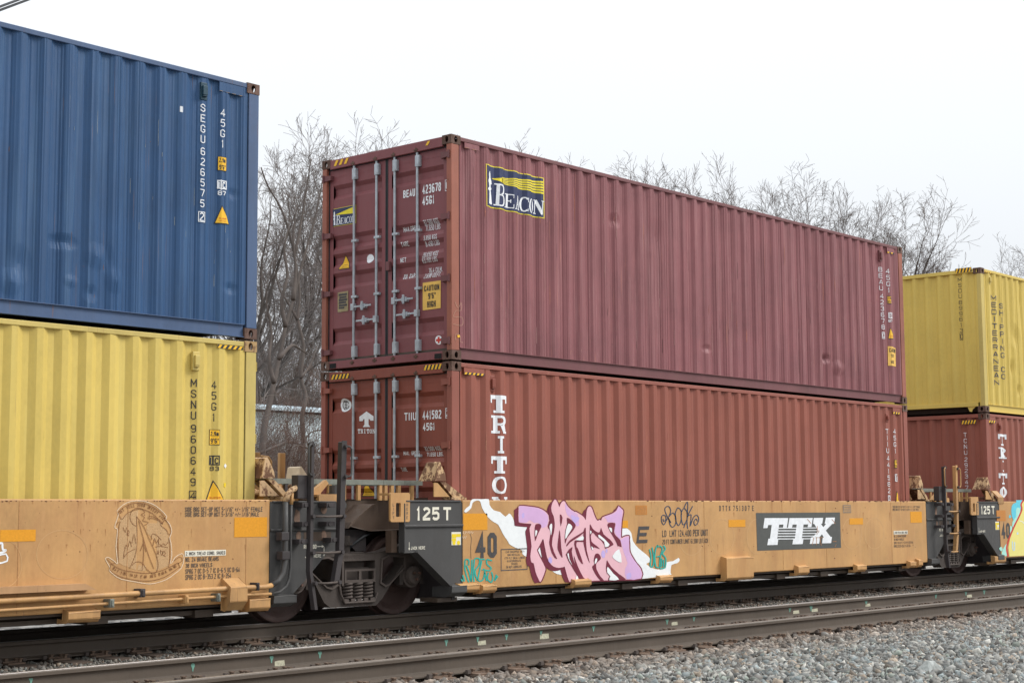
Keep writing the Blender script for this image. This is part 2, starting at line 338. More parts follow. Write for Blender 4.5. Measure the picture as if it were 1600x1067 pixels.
def clip_half(poly, k, c, keep_less):
    out = []; n = len(poly)
    for i in range(n):
        a, b = poly[i], poly[(i+1) % n]
        ia = (a[k] <= c) if keep_less else (a[k] >= c); ib = (b[k] <= c) if keep_less else (b[k] >= c)
        if ia: out.append(a)
        if ia != ib:
            t = (c-a[k])/(b[k]-a[k]); out.append((a[0]+t*(b[0]-a[0]), a[1]+t*(b[1]-a[1])))
    return out
class Surf:
    """a real surface to print on: axis 'Y' = train side (a=x,b=z), axis 'X' = container end (a=-y,b=z)"""
    def __init__(s, axis, c, prof=None, breaks=(), k=0, top=None):
        s.axis, s.c, s.prof, s.breaks, s.k = axis, c, prof, sorted(breaks), k; s.zmin = None
    def ab(s, u, v):
        if s.axis == 'Y': return atY(u, v, s.c)
        y, z = atX(u, v, s.c); return -y, z
    def P(s, a, b, off):
        d = s.prof((a, b)[s.k]) if s.prof else s.c
        return (a, d-off, b) if s.axis == 'Y' else (d-off, -a, b)
    def put(s, M, poly, off=.003):
        if s.zmin is not None:
            if min(p[1] for p in poly) < s.zmin: poly = clip_half(poly, 1, s.zmin, False)
            if len(poly) < 3: return
        if not s.breaks: M.poly([s.P(a, b, off) for a, b in poly]); return
        lo = min(p[s.k] for p in poly); hi = max(p[s.k] for p in poly)
        br = [b for b in s.breaks if lo+1e-6 < b < hi-1e-6]; rest = poly
        for b in br:
            left = clip_half(rest, s.k, b, True); rest = clip_half(rest, s.k, b, False)
            if len(left) >= 3: M.poly([s.P(x, y, off) for x, y in left])
            if len(rest) < 3: return
        if len(rest) >= 3: M.poly([s.P(x, y, off) for x, y in rest])
    def shape(s, M, pts, off=.003, holes=()):
        loops = [list(pts)]+[list(h) for h in holes]; flatp = [p for l in loops for p in l]
        for t in tessellate_polygon([[Vector((a, b, 0)) for a, b in l] for l in loops]):
            s.put(M, [flatp[i] for i in t], off)
    def pxshape(s, M, pts, off=.003, smooth=0, holes=()):
        if smooth: pts = spline(pts, smooth)
        s.shape(M, [s.ab(u, v) for u, v in pts], off, [[s.ab(u, v) for u, v in h] for h in holes])
    def pxstroke(s, M, pts, w, off=.003, smooth=0, closed=False):
        if smooth: pts = spline(pts, smooth, closed)
        elif closed: pts = list(pts)+[pts[0]]
        n = len(pts); L = []; Rr = []
        for i in range(n):
            a = pts[max(i-1, 0)]; b = pts[min(i+1, n-1)]
            if closed and i in (0, n-1): a, b = pts[-2], pts[1]
            dx, dy = b[0]-a[0], b[1]-a[1]; l = math.hypot(dx, dy) or 1
            nx, ny = -dy/l*w/2, dx/l*w/2
            L.append((pts[i][0]+nx, pts[i][1]+ny)); Rr.append((pts[i][0]-nx, pts[i][1]-ny))
        for i in range(n-1):
            s.put(M, [s.ab(*q) for q in (L[i], L[i+1], Rr[i+1], Rr[i])], off+.0002*(i % 2))
    def rect(s, M, u0, v0, u1, v1, off=.003):
        a0, b0 = s.ab(u0, v0); a1, b1 = s.ab(u1, v1); s.shape(M, [(a0, b0), (a1, b0), (a1, b1), (a0, b1)], off)
    def frame(s, M, u0, v0, u1, v1, w, off=.003):
        a0, b0 = s.ab(u0, v0); a1, b1 = s.ab(u1, v1)
        s.shape(M, [(a0, b0), (a1, b0), (a1, b1), (a0, b1)], off, [[(a0+w, b0-w), (a1-w, b0-w), (a1-w, b1+w), (a0+w, b1+w)]])
    def text(s, M, st, u0, v0, u1, v1, off=.003, bold=.012, shear=0):
        """fit st into the pixel rectangle; v0/v1 measured at mid width"""
        um, vm = (u0+u1)/2, (v0+v1)/2
        a0 = s.ab(u0, vm)[0]; a1 = s.ab(u1, vm)[0]; b1 = s.ab(um, v0)[1]; b0 = s.ab(um, v1)[1]
        s.text_ab(M, st, a0, a1, b0, b1, off, bold, shear)
    def text_ab(s, M, st, a0, a1, b0, b1, off=.003, bold=.012, shear=0):
        gap = .24; tot = sum(WD.get(c, 1) for c in st)+gap*(len(st)-1); u = (a1-a0)/tot; x = a0; H_ = b1-b0
        sw = min(H_*(.13+bold*1.6), u*(.38 if len(st) < 9 else .27))
        k = 0
        for c in st:
            w = WD.get(c, 1)*u
            if c != ' ':
                for q in glyph_quads(c, x, x+w, b0, b1, sw, shear): s.put(M, q, off+.00012*(k % 4)); k += 1
            x += w+gap*u
    def vtext(s, M, st, u0, v0, u1, v1, w=.062, off=.003, bold=.006, fill=.74, snap=None):
        """stacked characters from (u0,v0) down to (u1,v1)"""
        n = len(st); k = 0
        for i, ch in enumerate(st):
            if ch == ' ': continue
            f0, f1 = i/(n-(1-fill)), (i+fill)/(n-(1-fill)); ua = u0+(u1-u0)*(f0+f1)/2
            a, bt = s.ab(ua, v0+(v1-v0)*f0); _, bb = s.ab(ua, v0+(v1-v0)*f1); a = a if snap is None else snap; ww = w*min(1.15, WD.get(ch, 1)); sw = min((bt-bb)*(.115+bold), w*.25)
            if ch in '1I': ww = w*.6 if ch == '1' else w*.3
            for q in glyph_quads(ch, a-ww/2, a+ww/2, bb, bt, sw): s.put(M, q, off+.00012*(k % 4)); k += 1
def spline(pts, n=4, closed=True):
    P = [tuple(p) for p in pts]; q = []; L = len(P)
    rng = range(L) if closed else range(L-1)
    for i in rng:
        if closed: p0, p1, p2, p3 = P[i-1], P[i], P[(i+1) % L], P[(i+2) % L]
        else: p0, p1, p2, p3 = P[max(i-1, 0)], P[i], P[i+1], P[min(i+2, L-1)]
        for k in range(n):
            t = k/n
            q.append(tuple(.5*((2*p1[j])+(-p0[j]+p2[j])*t+(2*p0[j]-5*p1[j]+4*p2[j]-p3[j])*t*t+(-p0[j]+3*p1[j]-3*p2[j]+p3[j])*t**3) for j in (0, 1)))
    if not closed: q.append(P[-1])
    else:
        pass
    return q if not closed else q

# ------------------------------------------------------------------ ground
def ground_mat(name, cols, sc, bst=.5):
    m, t, b = principled(name); co = _node(t, 'ShaderNodeTexCoord').outputs['Object']
    v = _node(t, 'ShaderNodeTexVoronoi'); v.inputs['Scale'].default_value = sc; t.links.new(co, v.inputs['Vector'])
    r = _node(t, 'ShaderNodeValToRGB'); t.links.new(v.outputs['Color'], r.inputs[0])
    e = r.color_ramp.elements; e[0].color = rgba(cols[0]); e[0].position = .2; e[1].color = rgba(cols[-1]); e[1].position = .85
    for i, c in enumerate(cols[1:-1]): x = e.new(.2+.65*(i+1)/(len(cols)-1)); x.color = rgba(c)
    n = noise(t, co, .4, 5); c = mixc(t, mapr(t, n, .35, .7, 0, .35), r.outputs[0], tuple(x*.6 for x in cols[0]))
    t.links.new(c, b.inputs['Base Color']); b.inputs['Roughness'].default_value = .9
    bump(t, b, v.outputs['Distance'], bst, .03); return m
LITTER = ground_mat('leaf_litter', [(.09, .065, .045), (.16, .12, .08), (.22, .18, .13)], 9)
GRAVEL = ground_mat('gravel_bed', [(.17, .165, .155), (.27, .265, .25), (.36, .35, .33)], 22)
g = MB().box(-300, 500, -250, 600, -.9, -.30); tag(obj('ground', g, LITTER), kind='structure')
g = MB(); g.extr([(-40, -.296), (-40, -.235), (3.6, -.235), (5.2, -.296)], lambda a, b, d: (d, a, b), -40, 160)
tag(obj('ballast_bed', g, GRAVEL), kind='structure')
g = MB(); g.extr([(5.2, -.292), (5.4, -.262), (9.5, -.262), (9.8, -.292)], lambda a, b, d: (d, a, b), -40, 160)
tag(obj('gravel_path', g, ground_mat('pale_gravel', [(.12, .11, .10), (.3, .28, .25), (.5, .47, .43)], 9)), kind='structure')

# ------------------------------------------------------------------ loose stones (stuff)
def stones(name, spots, mats_label, seed, size=(.022, .040), tint=1.0):
    rng = np.random.default_rng(seed)
    ph = (1+5**.5)/2
    ico = np.array([(-1, ph, 0), (1, ph, 0), (-1, -ph, 0), (1, -ph, 0), (0, -1, ph), (0, 1, ph), (0, -1, -ph), (0, 1, -ph), (ph, 0, -1), (ph, 0, 1), (-ph, 0, -1), (-ph, 0, 1)])/math.hypot(1, ph)
    tri = np.array([(0,11,5),(0,5,1),(0,1,7),(0,7,10),(0,10,11),(1,5,9),(5,11,4),(11,10,2),(10,7,6),(7,1,8),(3,9,4),(3,4,2),(3,2,6),(3,6,8),(3,8,9),(4,9,5),(2,4,11),(6,2,10),(8,6,7),(9,8,1)])
    n = len(spots); V = ico[None]*(1+rng.normal(0, .24, (n, 12, 1))); V = V+rng.normal(0, .12, V.shape)
    for _ in range(5):
        nn_ = rng.normal(size=(n, 1, 3)); nn_ /= np.linalg.norm(nn_, axis=2, keepdims=True); dd = (V*nn_).sum(2, keepdims=True); V = V-np.maximum(dd-rng.uniform(.35, .75, (n, 1, 1)), 0)*nn_
    V = V*rng.uniform(.42, 1.3, (n, 1, 3))*(size[0]+(size[1]-size[0])*rng.random((n, 1, 1))**1.7)
    a = rng.normal(size=(n, 4)); a /= np.linalg.norm(a, axis=1, keepdims=True); w, x, y, z = a.T
    Rm = np.stack([1-2*(y*y+z*z), 2*(x*y-z*w), 2*(x*z+y*w), 2*(x*y+z*w), 1-2*(x*x+z*z), 2*(y*z-x*w), 2*(x*z-y*w), 2*(y*z+x*w), 1-2*(x*x+y*y)], -1).reshape(n, 3, 3)
    V = np.einsum('nij,nkj->nki', Rm, V)+spots[:, None, :]
    me = bpy.data.meshes.new(name); me.vertices.add(n*12); me.vertices.foreach_set('co', V.ravel())
    F = (tri[None]+(np.arange(n)*12)[:, None, None]).reshape(-1)
    me.loops.add(len(F)); me.loops.foreach_set('vertex_index', F); k = len(F)//3
    me.polygons.add(k); me.polygons.foreach_set('loop_start', np.arange(k)*3); me.polygons.foreach_set('loop_total', np.full(k, 3)); me.update()
    base = np.array([(.29, .285, .27), (.20, .205, .20), (.40, .385, .35), (.25, .285, .29), (.33, .265, .205), (.15, .14, .13), (.52, .50, .46), (.27, .30, .265)])
    pr = np.array([.24, .2, .12, .14, .1, .1, .04, .06]); pr /= pr.sum()
    c = base[rng.choice(len(base), n, p=pr)]*rng.uniform(.35, 1.35, (n, 1))*tint*1.0
    k_ = np.clip((spots[:, 1:2]+5.3)/1.1+rng.normal(0, .25, (n, 1)), 0, .75)*(spots[:, 1:2] < -4); c = c*(1-k_)+c.mean(1, keepdims=True)*np.array([(.85, .62, .46)])*k_
    c = np.concatenate([np.repeat(c, 12, 0), np.ones((n*12, 1))], 1)
    at = me.color_attributes.new('stone_colour', 'FLOAT_COLOR', 'POINT'); at.data.foreach_set('color', c.ravel().astype(np.float32))
    o = bpy.data.objects.new(name, me); COL.objects.link(o); me.materials.append(STONE); tag(o, mats_label, 'ballast', kind='stuff'); return o
STONE, t, b = principled('ballast_stone')
ca = _node(t, 'ShaderNodeVertexColor'); ca.layer_name = 'stone_colour'
nn = noise(t, _node(t, 'ShaderNodeTexCoord').outputs['Object'], 60, 4, .6)
t.links.new(mixc(t, mapr(t, nn, .3, .7, 0, .45), ca.outputs[0], (.14, .125, .11)), b.inputs['Base Color']); b.inputs['Roughness'].default_value = .85
bump(t, b, nn, .4, .006)
TY0, TY1 = 1.219-.7525, 1.219+.7525             # train track rails
NY0, NY1 = TY0-4.3457, TY0-4.3457+1.505        # near track rails
rng = np.random.default_rng(3)
def scatter(x0, x1, y0, y1, dens, zf):
    n = int((x1-x0)*(y1-y0)*dens); X = rng.uniform(x0, x1, n); Y = rng.uniform(y0, y1, n); return np.stack([X, Y, zf(X, Y, n)], -1)
def vis(P, mar=.09):
    d = P-np.array([CX, CY, CZ]); z = d@np.array(_F); u = (d@np.array(R2))/z*FPX/800; v = (d@np.array(U2))/z*FPX/533
    return P[(z > 3) & (np.abs(u) < 1+mar) & (v > -1-2*mar)]
zf = lambda X, Y, n: -.232+np.minimum(np.maximum((-4.35-Y), 0)*.02, .03)+rng.uniform(-.005, .03, n)+.012*np.sin(X*2.1+Y*3)
S = vis(scatter(-9, 17, -8.6, -4.10, 1150, zf))
stones('ballast_stones', S, 'grey crushed stone ballast beside the nearest rail', 11, (.016, .053), (1.02, 1.03, 1.01))
zf2 = lambda X, Y, n: -.236+rng.uniform(-.004, .026, n)
S = vis(scatter(-12, 22, -1.5, .52, 520, zf2)); q_ = np.abs(((S[:, 0]+13)/.505+.5) % 1-.5)*.505; S = S[(q_ > .135) | (S[:, 1] < -.10) | (rng.random(len(S)) < .12)]
stones('trackbed_stones', S, 'brownish ballast stones between the two tracks', 12, (.016, .034), (.62, .56, .50))
S = vis(scatter(-10, 17, NY0, NY1, 350, zf2))
stones('rail_gap_stones', S, 'ballast stones between the rails of the nearest track', 13, (.016, .034), (.66, .6, .54))
zf3 = lambda X, Y, n: -.245+rng.uniform(0, .03, n)
S = vis(scatter(-12, 30, 2.2, 4.6, 160, zf3)); stones('far_ballast_stones', S, 'pale ballast stones seen beneath the train', 14, (.02, .045), 1.25)

# boulder, drift wood, bent strap
def rock(loc, s, name, label, seed):
    r = random.Random(seed); import bmesh
    bm = bmesh.new()
    for i in range(16):
        v = Vector((r.gauss(0, 1), r.gauss(0, 1), r.gauss(0, 1))).normalized(); bm.verts.new((v.x*s[0]*1.1-v.z*s[0]*.25, v.y*s[1], abs(v.z)*s[2]+.01))
    bmesh.ops.convex_hull(bm, input=bm.verts); me = bpy.data.meshes.new(name); bm.to_mesh(me); bm.free(); me.materials.append(flat('boulder_stone', (.30, .315, .30), .9, .6, sc=14))
    o = bpy.data.objects.new(name, me); COL.objects.link(o); o.location = loc; ORG[o.name] = Vector(loc)
    md = o.modifiers.new('bevel', 'BEVEL'); md.width = .008; md.segments = 1
    return tag(o, label, 'rock')
bx, by = -14.7814+0, 0
def ground_pt(u, v, z=-.21):
    d = ray(u, v); t_ = (z-CZ)/d.z; return (CX+t_*d.x, CY+t_*d.y, z)
p = ground_pt(1455, 1056, -.22); rock((p[0], p[1], -.235), (.20, .12, .15), 'boulder', 'pale grey boulder lying on the ballast by the nearest rail', 5)
p = ground_pt(1585, 1030, -.215); a = MB().tube([(p[0]-.25, p[1]-.05, -.19), (p[0], p[1], -.185), (p[0]+.4, p[1]+.1, -.18)], [.02, .03, .025], 6)
tag(obj('driftwood', a, flat('weathered_wood', (.24, .19, .15), .9, .4), loc=p), 'grey weathered wood splinter on the ballast at the frame edge', 'wood')
for i, (u, v, l_) in enumerate(((1270, 1027, .12), (1390, 1035, .07), (1330, 1050, .09), (900, 1062, .1), (905, 1044, .09))):
    p = ground_pt(u, v, -.205); a = MB().tube([(p[0]-l_, p[1], -.2), (p[0]+l_, p[1]+.05, -.192)], .011, 5)
    tag(obj('bark_chip', a, flat('brown_bark', (.12, .07, .05), .9, .4), loc=p), ('brown bark chip right of the grey stones middle', 'short dark bark chip just left of the boulder', 'dark wood chip in front of and left of the boulder', 'brown stick on ballast at the bottom edge', 'pale wooden splinter on ballast near the rail, bottom middle')[i], 'wood chip', 'wood chips on the ballast')

# ------------------------------------------------------------------ tracks
HW = .186
def rail_prof(yc, z0=0):
    return [(yc-.076, z0-.186), (yc-.076, z0-.174), (yc-.012, z0-.155), (yc-.009, z0-.14), (yc-.009, z0-.06), (yc-.014, z0-.048), (yc-.037, z0-.038), (yc-.0375, z0-.012),
            (yc-.030, z0-.003), (yc+.030, z0-.003), (yc+.0375, z0-.012), (yc+.037, z0-.038), (yc+.014, z0-.048), (yc+.009, z0-.06), (yc+.009, z0-.14), (yc+.012, z0-.155), (yc+.076, z0-.174), (yc+.076, z0-.186)]
WOODM = paint('sleeper_wood', (.10, .072, .055), .6, 1.3, streak=.4, streak_col=(.13, .1, .08), seed=33, rough=.9, bmp=.6, sscale=18)
def tie_mesh():
    M = MB().box(-.115, .115, -1.295, 1.295, -.38, -.205); return M
def plate_mesh(y):
    M = MB(); M.box(-.095, .095, y-.20, y+.18, -.205, -.19); M.box(-.095, .095, y-.105, y-.08, -.19, -.178); M.box(-.095, .095, y+.08, y+.105, -.19, -.178)
    for sx, sy in ((-.055, -.085), (.055, -.09), (-.055, .088), (.05, .092), (.06, -.155)):
        M.box(sx-.013, sx+.013, y+sy-.013, y+sy+.013, -.19, -.158); M.box(sx-.019, sx+.019, y+sy-.022, y+sy+.018, -.160, -.15)
    return M
def track(name, label, yc, x0, x1, topmats, seed):
    r = random.Random(seed); root = empty(name, (0, yc, 0), label, 'railway track', kind='structure')
    del root['category']
    rails = []
    for k, sgn in enumerate((-1, 1)):
        y = yc+sgn*.7525; M = MB().px(rail_prof(y), -40, 140); ro = obj('rail', M, RAILM, root, label=('nearer' if k == 0 else 'farther')+' rail of the track')
        T = MB().px([(y-.024, -.0029), (y-.022, 0), (y+.022, 0), (y+.024, -.0029)], -40, 140); obj('rail_top', T, topmats[k], ro); rails.append(ro)
    tm = None
    n = int((x1-x0)/.505)
    anchor = None
    for i in range(n):
        x = x0+i*.505+r.uniform(-.02, .02); dz = r.uniform(-.004, .004)
        if tm is None:
            to = obj('sleeper', MB().add(tie_mesh(), (0, yc, 0)), WOODM, root, bevel=0); tm = to.data
            pls = [obj('tie_plate', MB().add(plate_mesh(yc+sg*.7525)), PLATE, to) for sg in (-1, 1)]
            am = MB()
            for sx in (-.135, .135): am.box(sx-.014, sx+.014, -.10, .10, -.196, -.17); am.box(sx-.02, sx+.02, -.115, -.085, -.19, -.155)
            anchors = [obj('rail_anchor', MB().add(am, (0, yc+sg*.7525, 0)), IRON_L, rails[j]) for j, sg in enumerate((-1, 1))]
            to.location.x = x; [setattr(q.location, 'x', x) for q in anchors]
        else:
            t2 = to.copy(); COL.objects.link(t2); t2.location = (x, 0, dz); t2.rotation_euler.z = r.uniform(-.012, .012)
            for q in pls: q2 = q.copy(); q2.parent = t2; COL.objects.link(q2)
            if i % 2 == 0 or True:
                for q in anchors: q2 = q.copy(); q2.parent = q.parent; COL.objects.link(q2); q2.location.x = x
    return rails
track('train_track', 'brown rails on wooden sleepers carrying the freight train', 1.219, -13, 30, (RAILTOP, RAILTOP), 1)
nr_ = track('near_track', 'empty railway track in front of the freight train', (NY0+NY1)/2, -12, 24, (RAILTOP2, RAILTOP), 2)
far_rail = nr_[1]; SW = Surf('Y', NY1-.0095)
GP = [(48, 1063), (301, 1042), (424, 1029), (499.5, 1022), (697, 1003), (746, 997), (791, 994), (845, 987), (927, 980.6), (1042, 970), (1084, 965), (1233.8, 951), (1267, 949.7), (1353, 940.6), (1462, 930), (1509, 925.6), (1537.5, 924)]
CP = [(437, 1036, 10), (753, 1004, 8), (850.6, 994, 9), (1054, 974, 6), (1244, 956, 6), (1273, 953, 6), (1356, 945, 5), (1514.7, 931, 5)]
for u, v in GP:
    M = MB(); k = 1-.4*u/1600
    SW.pxshape(M, [(u-2.2*k, v-6*k), (u+2.4*k, v-6.5*k), (u+3.3*k, v-2*k), (u+1.5*k, v+2*k), (u+.8*k, v+7*k), (u-.8*k, v+6*k), (u-1.2*k, v+1*k), (u-3*k, v-2*k)], .002, 2); obj('paint_mark', M, GREENP, far_rail)
for u, v, w in CP:
    M = MB(); r = random.Random(u); SW.pxshape(M, [(u-w*.8, v-w*.3), (u-w*.3, v-w*.5+r.random()), (u+w*.7, v-w*.55), (u+w*.8, v+w*.3), (u, v+w*.4), (u-w*.8, v+w*.45)], .002); obj('paint_mark', M, CREAMP, far_rail)
x_, z_ = atY(548, 1030, NY0+.2)
M = MB(); pts = [(x_-.17, NY0+.2, -.15), (x_-.1, NY0+.2, -.075), (x_, NY0+.2, -.045), (x_+.12, NY0+.2, -.07), (x_+.2, NY0+.22, -.13)]
for a, b in zip(pts, pts[1:]): M.poly([a, b, (b[0], b[1]+.03, b[2]+.004), (a[0], a[1]+.03, a[2]+.004)]); M.poly([(a[0], a[1], a[2]-.004), (b[0], b[1], b[2]-.004), (b[0], b[1]+.03, b[2]-.001), (a[0], a[1]+.03, a[2]-.001)])
tag(obj('steel_strap', M, PLATE, loc=(x_, NY0+.2, -.15)), 'bent rusty steel strap arching up between the nearest rails', 'scrap metal')

# ------------------------------------------------------------------ containers
L, W, H = 12.192, 2.438, 2.896
NW = 42
def oval(cx, cz, rx, rz, k=14): return [(cx+rx*math.cos(2*math.pi*i/k), cz+rz*math.sin(2*math.pi*i/k)) for i in range(k)]
def casting(x0, y0, z0, side=1):
    """hollow corner casting with hand holes in its side and end faces"""
    M = MB(); wx, wy, hz = .178, .162, .118
    M.extr([(x0, z0), (x0+wx, z0), (x0+wx, z0+hz), (x0, z0+hz)], lambda a, b, d: (a, d, b), y0, y0+.018, [oval(x0+wx/2, z0+hz/2, .032, .042)])
    M.extr([(x0, z0), (x0+wx, z0), (x0+wx, z0+hz), (x0, z0+hz)], lambda a, b, d: (a, d, b), y0+wy-.018, y0+wy, [oval(x0+wx/2, z0+hz/2, .032, .042)])
    for xx in (x0, x0+wx-.018):
        M.extr([(y0+.0181, z0), (y0+wy-.0181, z0), (y0+wy-.0181, z0+hz), (y0+.0181, z0+hz)], lambda a, b, d: (d, a, b), xx, xx+.018, [oval(y0+wy/2, z0+hz/2, .030, .042)])
    M.box(x0+.019, x0+wx-.019, y0+.019, y0+wy-.019, z0+.001, z0+.012); M.box(x0+.019, x0+wx-.019, y0+.019, y0+wy-.019, z0+hz-.012, z0+hz-.001)
    return M
def side_profile(x0, yo=.012, yi=.047):
    a0 = x0+.165; p = (L-.33)/NW; f = [.0, .062, .062+.070, .062+.070+.072, p]
    br = []
    for i in range(NW):
        s0 = a0+i*p; br += [s0, s0+.070, s0+.070+.072, s0+.070*2+.072]
    br.append(a0+NW*p)
    def prof(x):
        if x <= a0 or x >= a0+NW*p: return yo+.0
        q = (x-a0) % p
        if q < .070: return yo+(yi-yo)*q/.070
        if q < .142: return yi
        if q < .212: return yi-(yi-yo)*(q-.142)/.070
        return yo
    return prof, br
def door_profile(zb, ch, xo=.055, xi=.095):
    br = []
    for t_, b_ in ch: br += [zb+b_, zb+b_+.055, zb+t_-.055, zb+t_]
    br.sort()
    def prof(z):
        for t_, b_ in ch:
            lo, hi = zb+b_, zb+t_
            if lo <= z <= hi:
                return xo+(xi-xo)*min(1, (z-lo)/.055, (hi-z)/.055)
        return xo
    return prof, br
def dent_fn(dents):
    def f(x, z):
        d = 0
        for cx, cz, rx, rz, a in dents:
            q = ((x-cx)/rx)**2+((z-cz)/rz)**2
            if q < 2.2: d += a*1.25*max(0, 1-(q/2.2)**.5)**1.15
        return d
    return f
BARS = [atX(u_, 363, .03)[0] for u_ in (553.1, 588.1, 616.6, 652)]
CH = [(2.535, 2.338), (1.835, 1.632), (1.585, 1.39), (1.32, 1.095), (.565, .335)]
def container(name, label, group, x0, zb, mats, end='door', dents=(), seed=0):
    body, frame, doorm, postm, castm = mats
    root = empty(name, (x0, W/2, zb), label, 'shipping container', group)
    zt = zb+H; prof, br = side_profile(x0)
    zlo, zhi = zb+.158, zt-.058
    df = dent_fn(dents); r = random.Random(seed)
    # near side panel
    xs = sorted(set([round(b, 5) for b in br]))
    X = []
    for a, b in zip(xs, xs[1:]):
        n = 5 if dents else 1
        X += [a+(b-a)*i/n for i in range(n)]
    X.append(xs[-1]); nz_ = 110 if dents else 1
    Z = [zlo+(zhi-zlo)*i/nz_ for i in range(nz_+1)]
    M = MB(); wob = [r.uniform(-.004, .004) for _ in X]
    for z in Z:
        for i, x in enumerate(X): M.v.append((x, prof(x)+(df(x, z) if dents else 0)+wob[i], z))
    k = len(X)
    for j in range(nz_):
        for i in range(k-1): M.f.append((j*k+i, j*k+i+1, (j+1)*k+i+1, (j+1)*k+i))
    obj('side_panel', M, body, root)
    M = MB(); fx = [(x, W-prof(x)) for x in xs]
    for (a, ya), (b, yb) in zip(fx, fx[1:]): M.poly([(a, ya, zlo), (b, yb, zlo), (b, yb, zhi), (a, ya, zhi)])
    obj('side_panel', M, body, root)
    # rails, posts, castings, roof, floor
    for y0, y1, s in ((.006, .066, 1), (W-.066, W-.006, -1)):
        obj('top_rail', MB().box(x0+.17, x0+L-.17, y0, y1, zt-.064, zt-.010), frame, root, bevel=.006)
        yy = (.032, .040) if s == 1 else (W-.040, W-.032); fl = (.007, .075) if s == 1 else (W-.075, W-.007)
        M = MB(); M.box(x0+.178, x0+L-.178, yy[0], yy[1], zb+.022, zb+.150); M.box(x0+.178, x0+L-.178, fl[0], fl[1], zb+.150, zb+.158); M.box(x0+.178, x0+L-.178, fl[0], fl[1], zb+.014, zb+.022)
        obj('bottom_rail', M, frame, root)
    for xa, xb in ((x0+.004, x0+.15), (x0+L-.15, x0+L-.004)):
        for ya, yb in ((.004, .09), (W-.09, W-.004)):
            obj('corner_post', MB().box(xa, xb, ya, yb, zb+.118, zt-.118), postm, root, bevel=.008)
    for xx in (x0, x0+L-.178):
        for yy in (0, W-.162):
            for zz in (zb, zt-.118): obj('corner_casting', casting(xx, yy, zz), castm, root)
    obj('roof', MB().box(x0+.05, x0+L-.05, .062, W-.062, zt-.040, zt-.03), body, root)
    obj('floor', MB().box(x0+.05, x0+L-.05, .08, W-.08, zb+.12, zb+.15), UNDER, root)
    M = MB()
    for i in range(36): xx = x0+.35+i*.325; M.box(xx, xx+.045, .08, W-.08, zb+.03, zb+.12)
    obj('floor_beams', M, UNDER, root, kind='stuff')
    # far end closure
    obj('end_panel', MB().box(x0+L-.06, x0+L-.03, .12, W-.12, zb+.1, zt-.09), body, root)
    hd = {}
    if end == 'door':
        obj('header', MB().box(x0+.003, x0+.09, .16, W-.16, zt-.14, zt-.012), doorm, root, bevel=.006)
        M = MB(); M.box(x0+.003, x0+.09, .163, W-.163, zb+.012, zb+.115)
        obj('sill', M, doorm, root, bevel=.004)
        obj('forklift_recess_shade', MB().box(x0-.001, x0+.002, .175, .30, zb+.02, zb+.085), DARK, root)  # flat black plate on the sill, painting a recess's shade; no opening is cut
        obj('forklift_recess_shade', MB().box(x0-.001, x0+.002, W-.30, W-.175, zb+.02, zb+.085), DARK, root)
        dp, dbr = door_profile(zb, CH, x0+.055, x0+.092)
        for ya, yb in ((.112, 1.195), (1.243, W-.112)):
            M = MB(); zz = sorted(dbr); za, zc = zb+.125, zt-.150
            ia, ib = ya+.07, yb-.07
            pts = [za]+zz+[zc]
            for a, b in zip(pts, pts[1:]): M.poly([(dp(a), ia, a), (dp(b), ia, b), (dp(b), ib, b), (dp(a), ib, a)])
            for t_, b_ in CH:
                for yy in (ia, ib):
                    M.poly([(x0+.055, yy, zb+b_), (x0+.092, yy, zb+b_+.055), (x0+.092, yy, zb+t_-.055), (x0+.055, yy, zb+t_)])
            for a, b in ((ya, ia), (ib, yb)): M.box(x0+.052, x0+.10, a, b, za, zc)
            M.box(x0+.0525, x0+.054, ia, ib, zc-.10, zc); M.box(x0+.0525, x0+.054, ia, ib, za, za+.09)
            d = obj('door', M, doorm, root)
            M = MB(); M.box(x0+.048, x0+.075, ya-.02, ya, za-.01, zc+.022); M.box(x0+.048, x0+.075, yb, yb+.02, za-.01, zc+.022)
            M.box(x0+.046, x0+.075, ya, yb, zc, zc+.022); M.box(x0+.046, x0+.075, ya, yb, za-.012, za)
            obj('door_gasket', M, RUBBER, d)
            near = ya < 1
            hy = ya if near else yb
            for hz_ in (2.64, 1.84, 1.04, .24):
                s = 1 if near else -1; M = MB()
                y0h, y1h = sorted((hy-s*.085, hy+s*.07)); M.px([(y0h, zb+hz_-.03), (y1h, zb+hz_-.042), (y1h, zb+hz_+.042), (y0h, zb+hz_+.03)], x0-.006, x0+.05)
                M.cyl((x0-.012, hy-s*.075, zb+hz_-.05), (x0-.012, hy-s*.075, zb+hz_+.05), .014, 8)
                obj('hinge', M, frame, d)
            bars = (BARS[3], BARS[2]) if near else (BARS[1], BARS[0])
            for bi, by_ in enumerate(bars):
                M = MB().tube([(x0+.03, by_, zb+.05), (x0+.03, by_, zt-.085)], .0175, 12)
                bo = obj('locking_bar', M, GALV, root, smooth=False)
                for zz_ in (zb+.22, zt-.26):
                    M = MB().box(x0+.008, x0+.054, by_-.056, by_+.024, zz_-.075, zz_+.075); M.box(x0+.0, x0+.0079, by_-.05, by_-.024, zz_-.06, zz_+.06)
                    obj('keeper_bracket', M, GALV, bo, bevel=.006)
                for zz_ in (zb+.075, zt-.115):
                    M = MB().tube([(x0+.02, by_, zz_-.028), (x0+.02, by_, zz_+.028)], .024, 8); M.box(x0-.006, x0+.012, by_-.035, by_+.035, zz_-.010, zz_+.010)
                    obj('cam_lock', M, CAST, bo)
                for zz_ in (zb+1.72, zb+.96): obj('bar_guide', MB().box(x0+.008, x0+.054, by_-.07, by_+.032, zz_-.017, zz_+.017), GALV, bo, bevel=.004)
                hz_ = (.835 if bi == 1 else .640) if near else (.82 if bi == 1 else .625)
                s = -1 if bi == 1 else 1
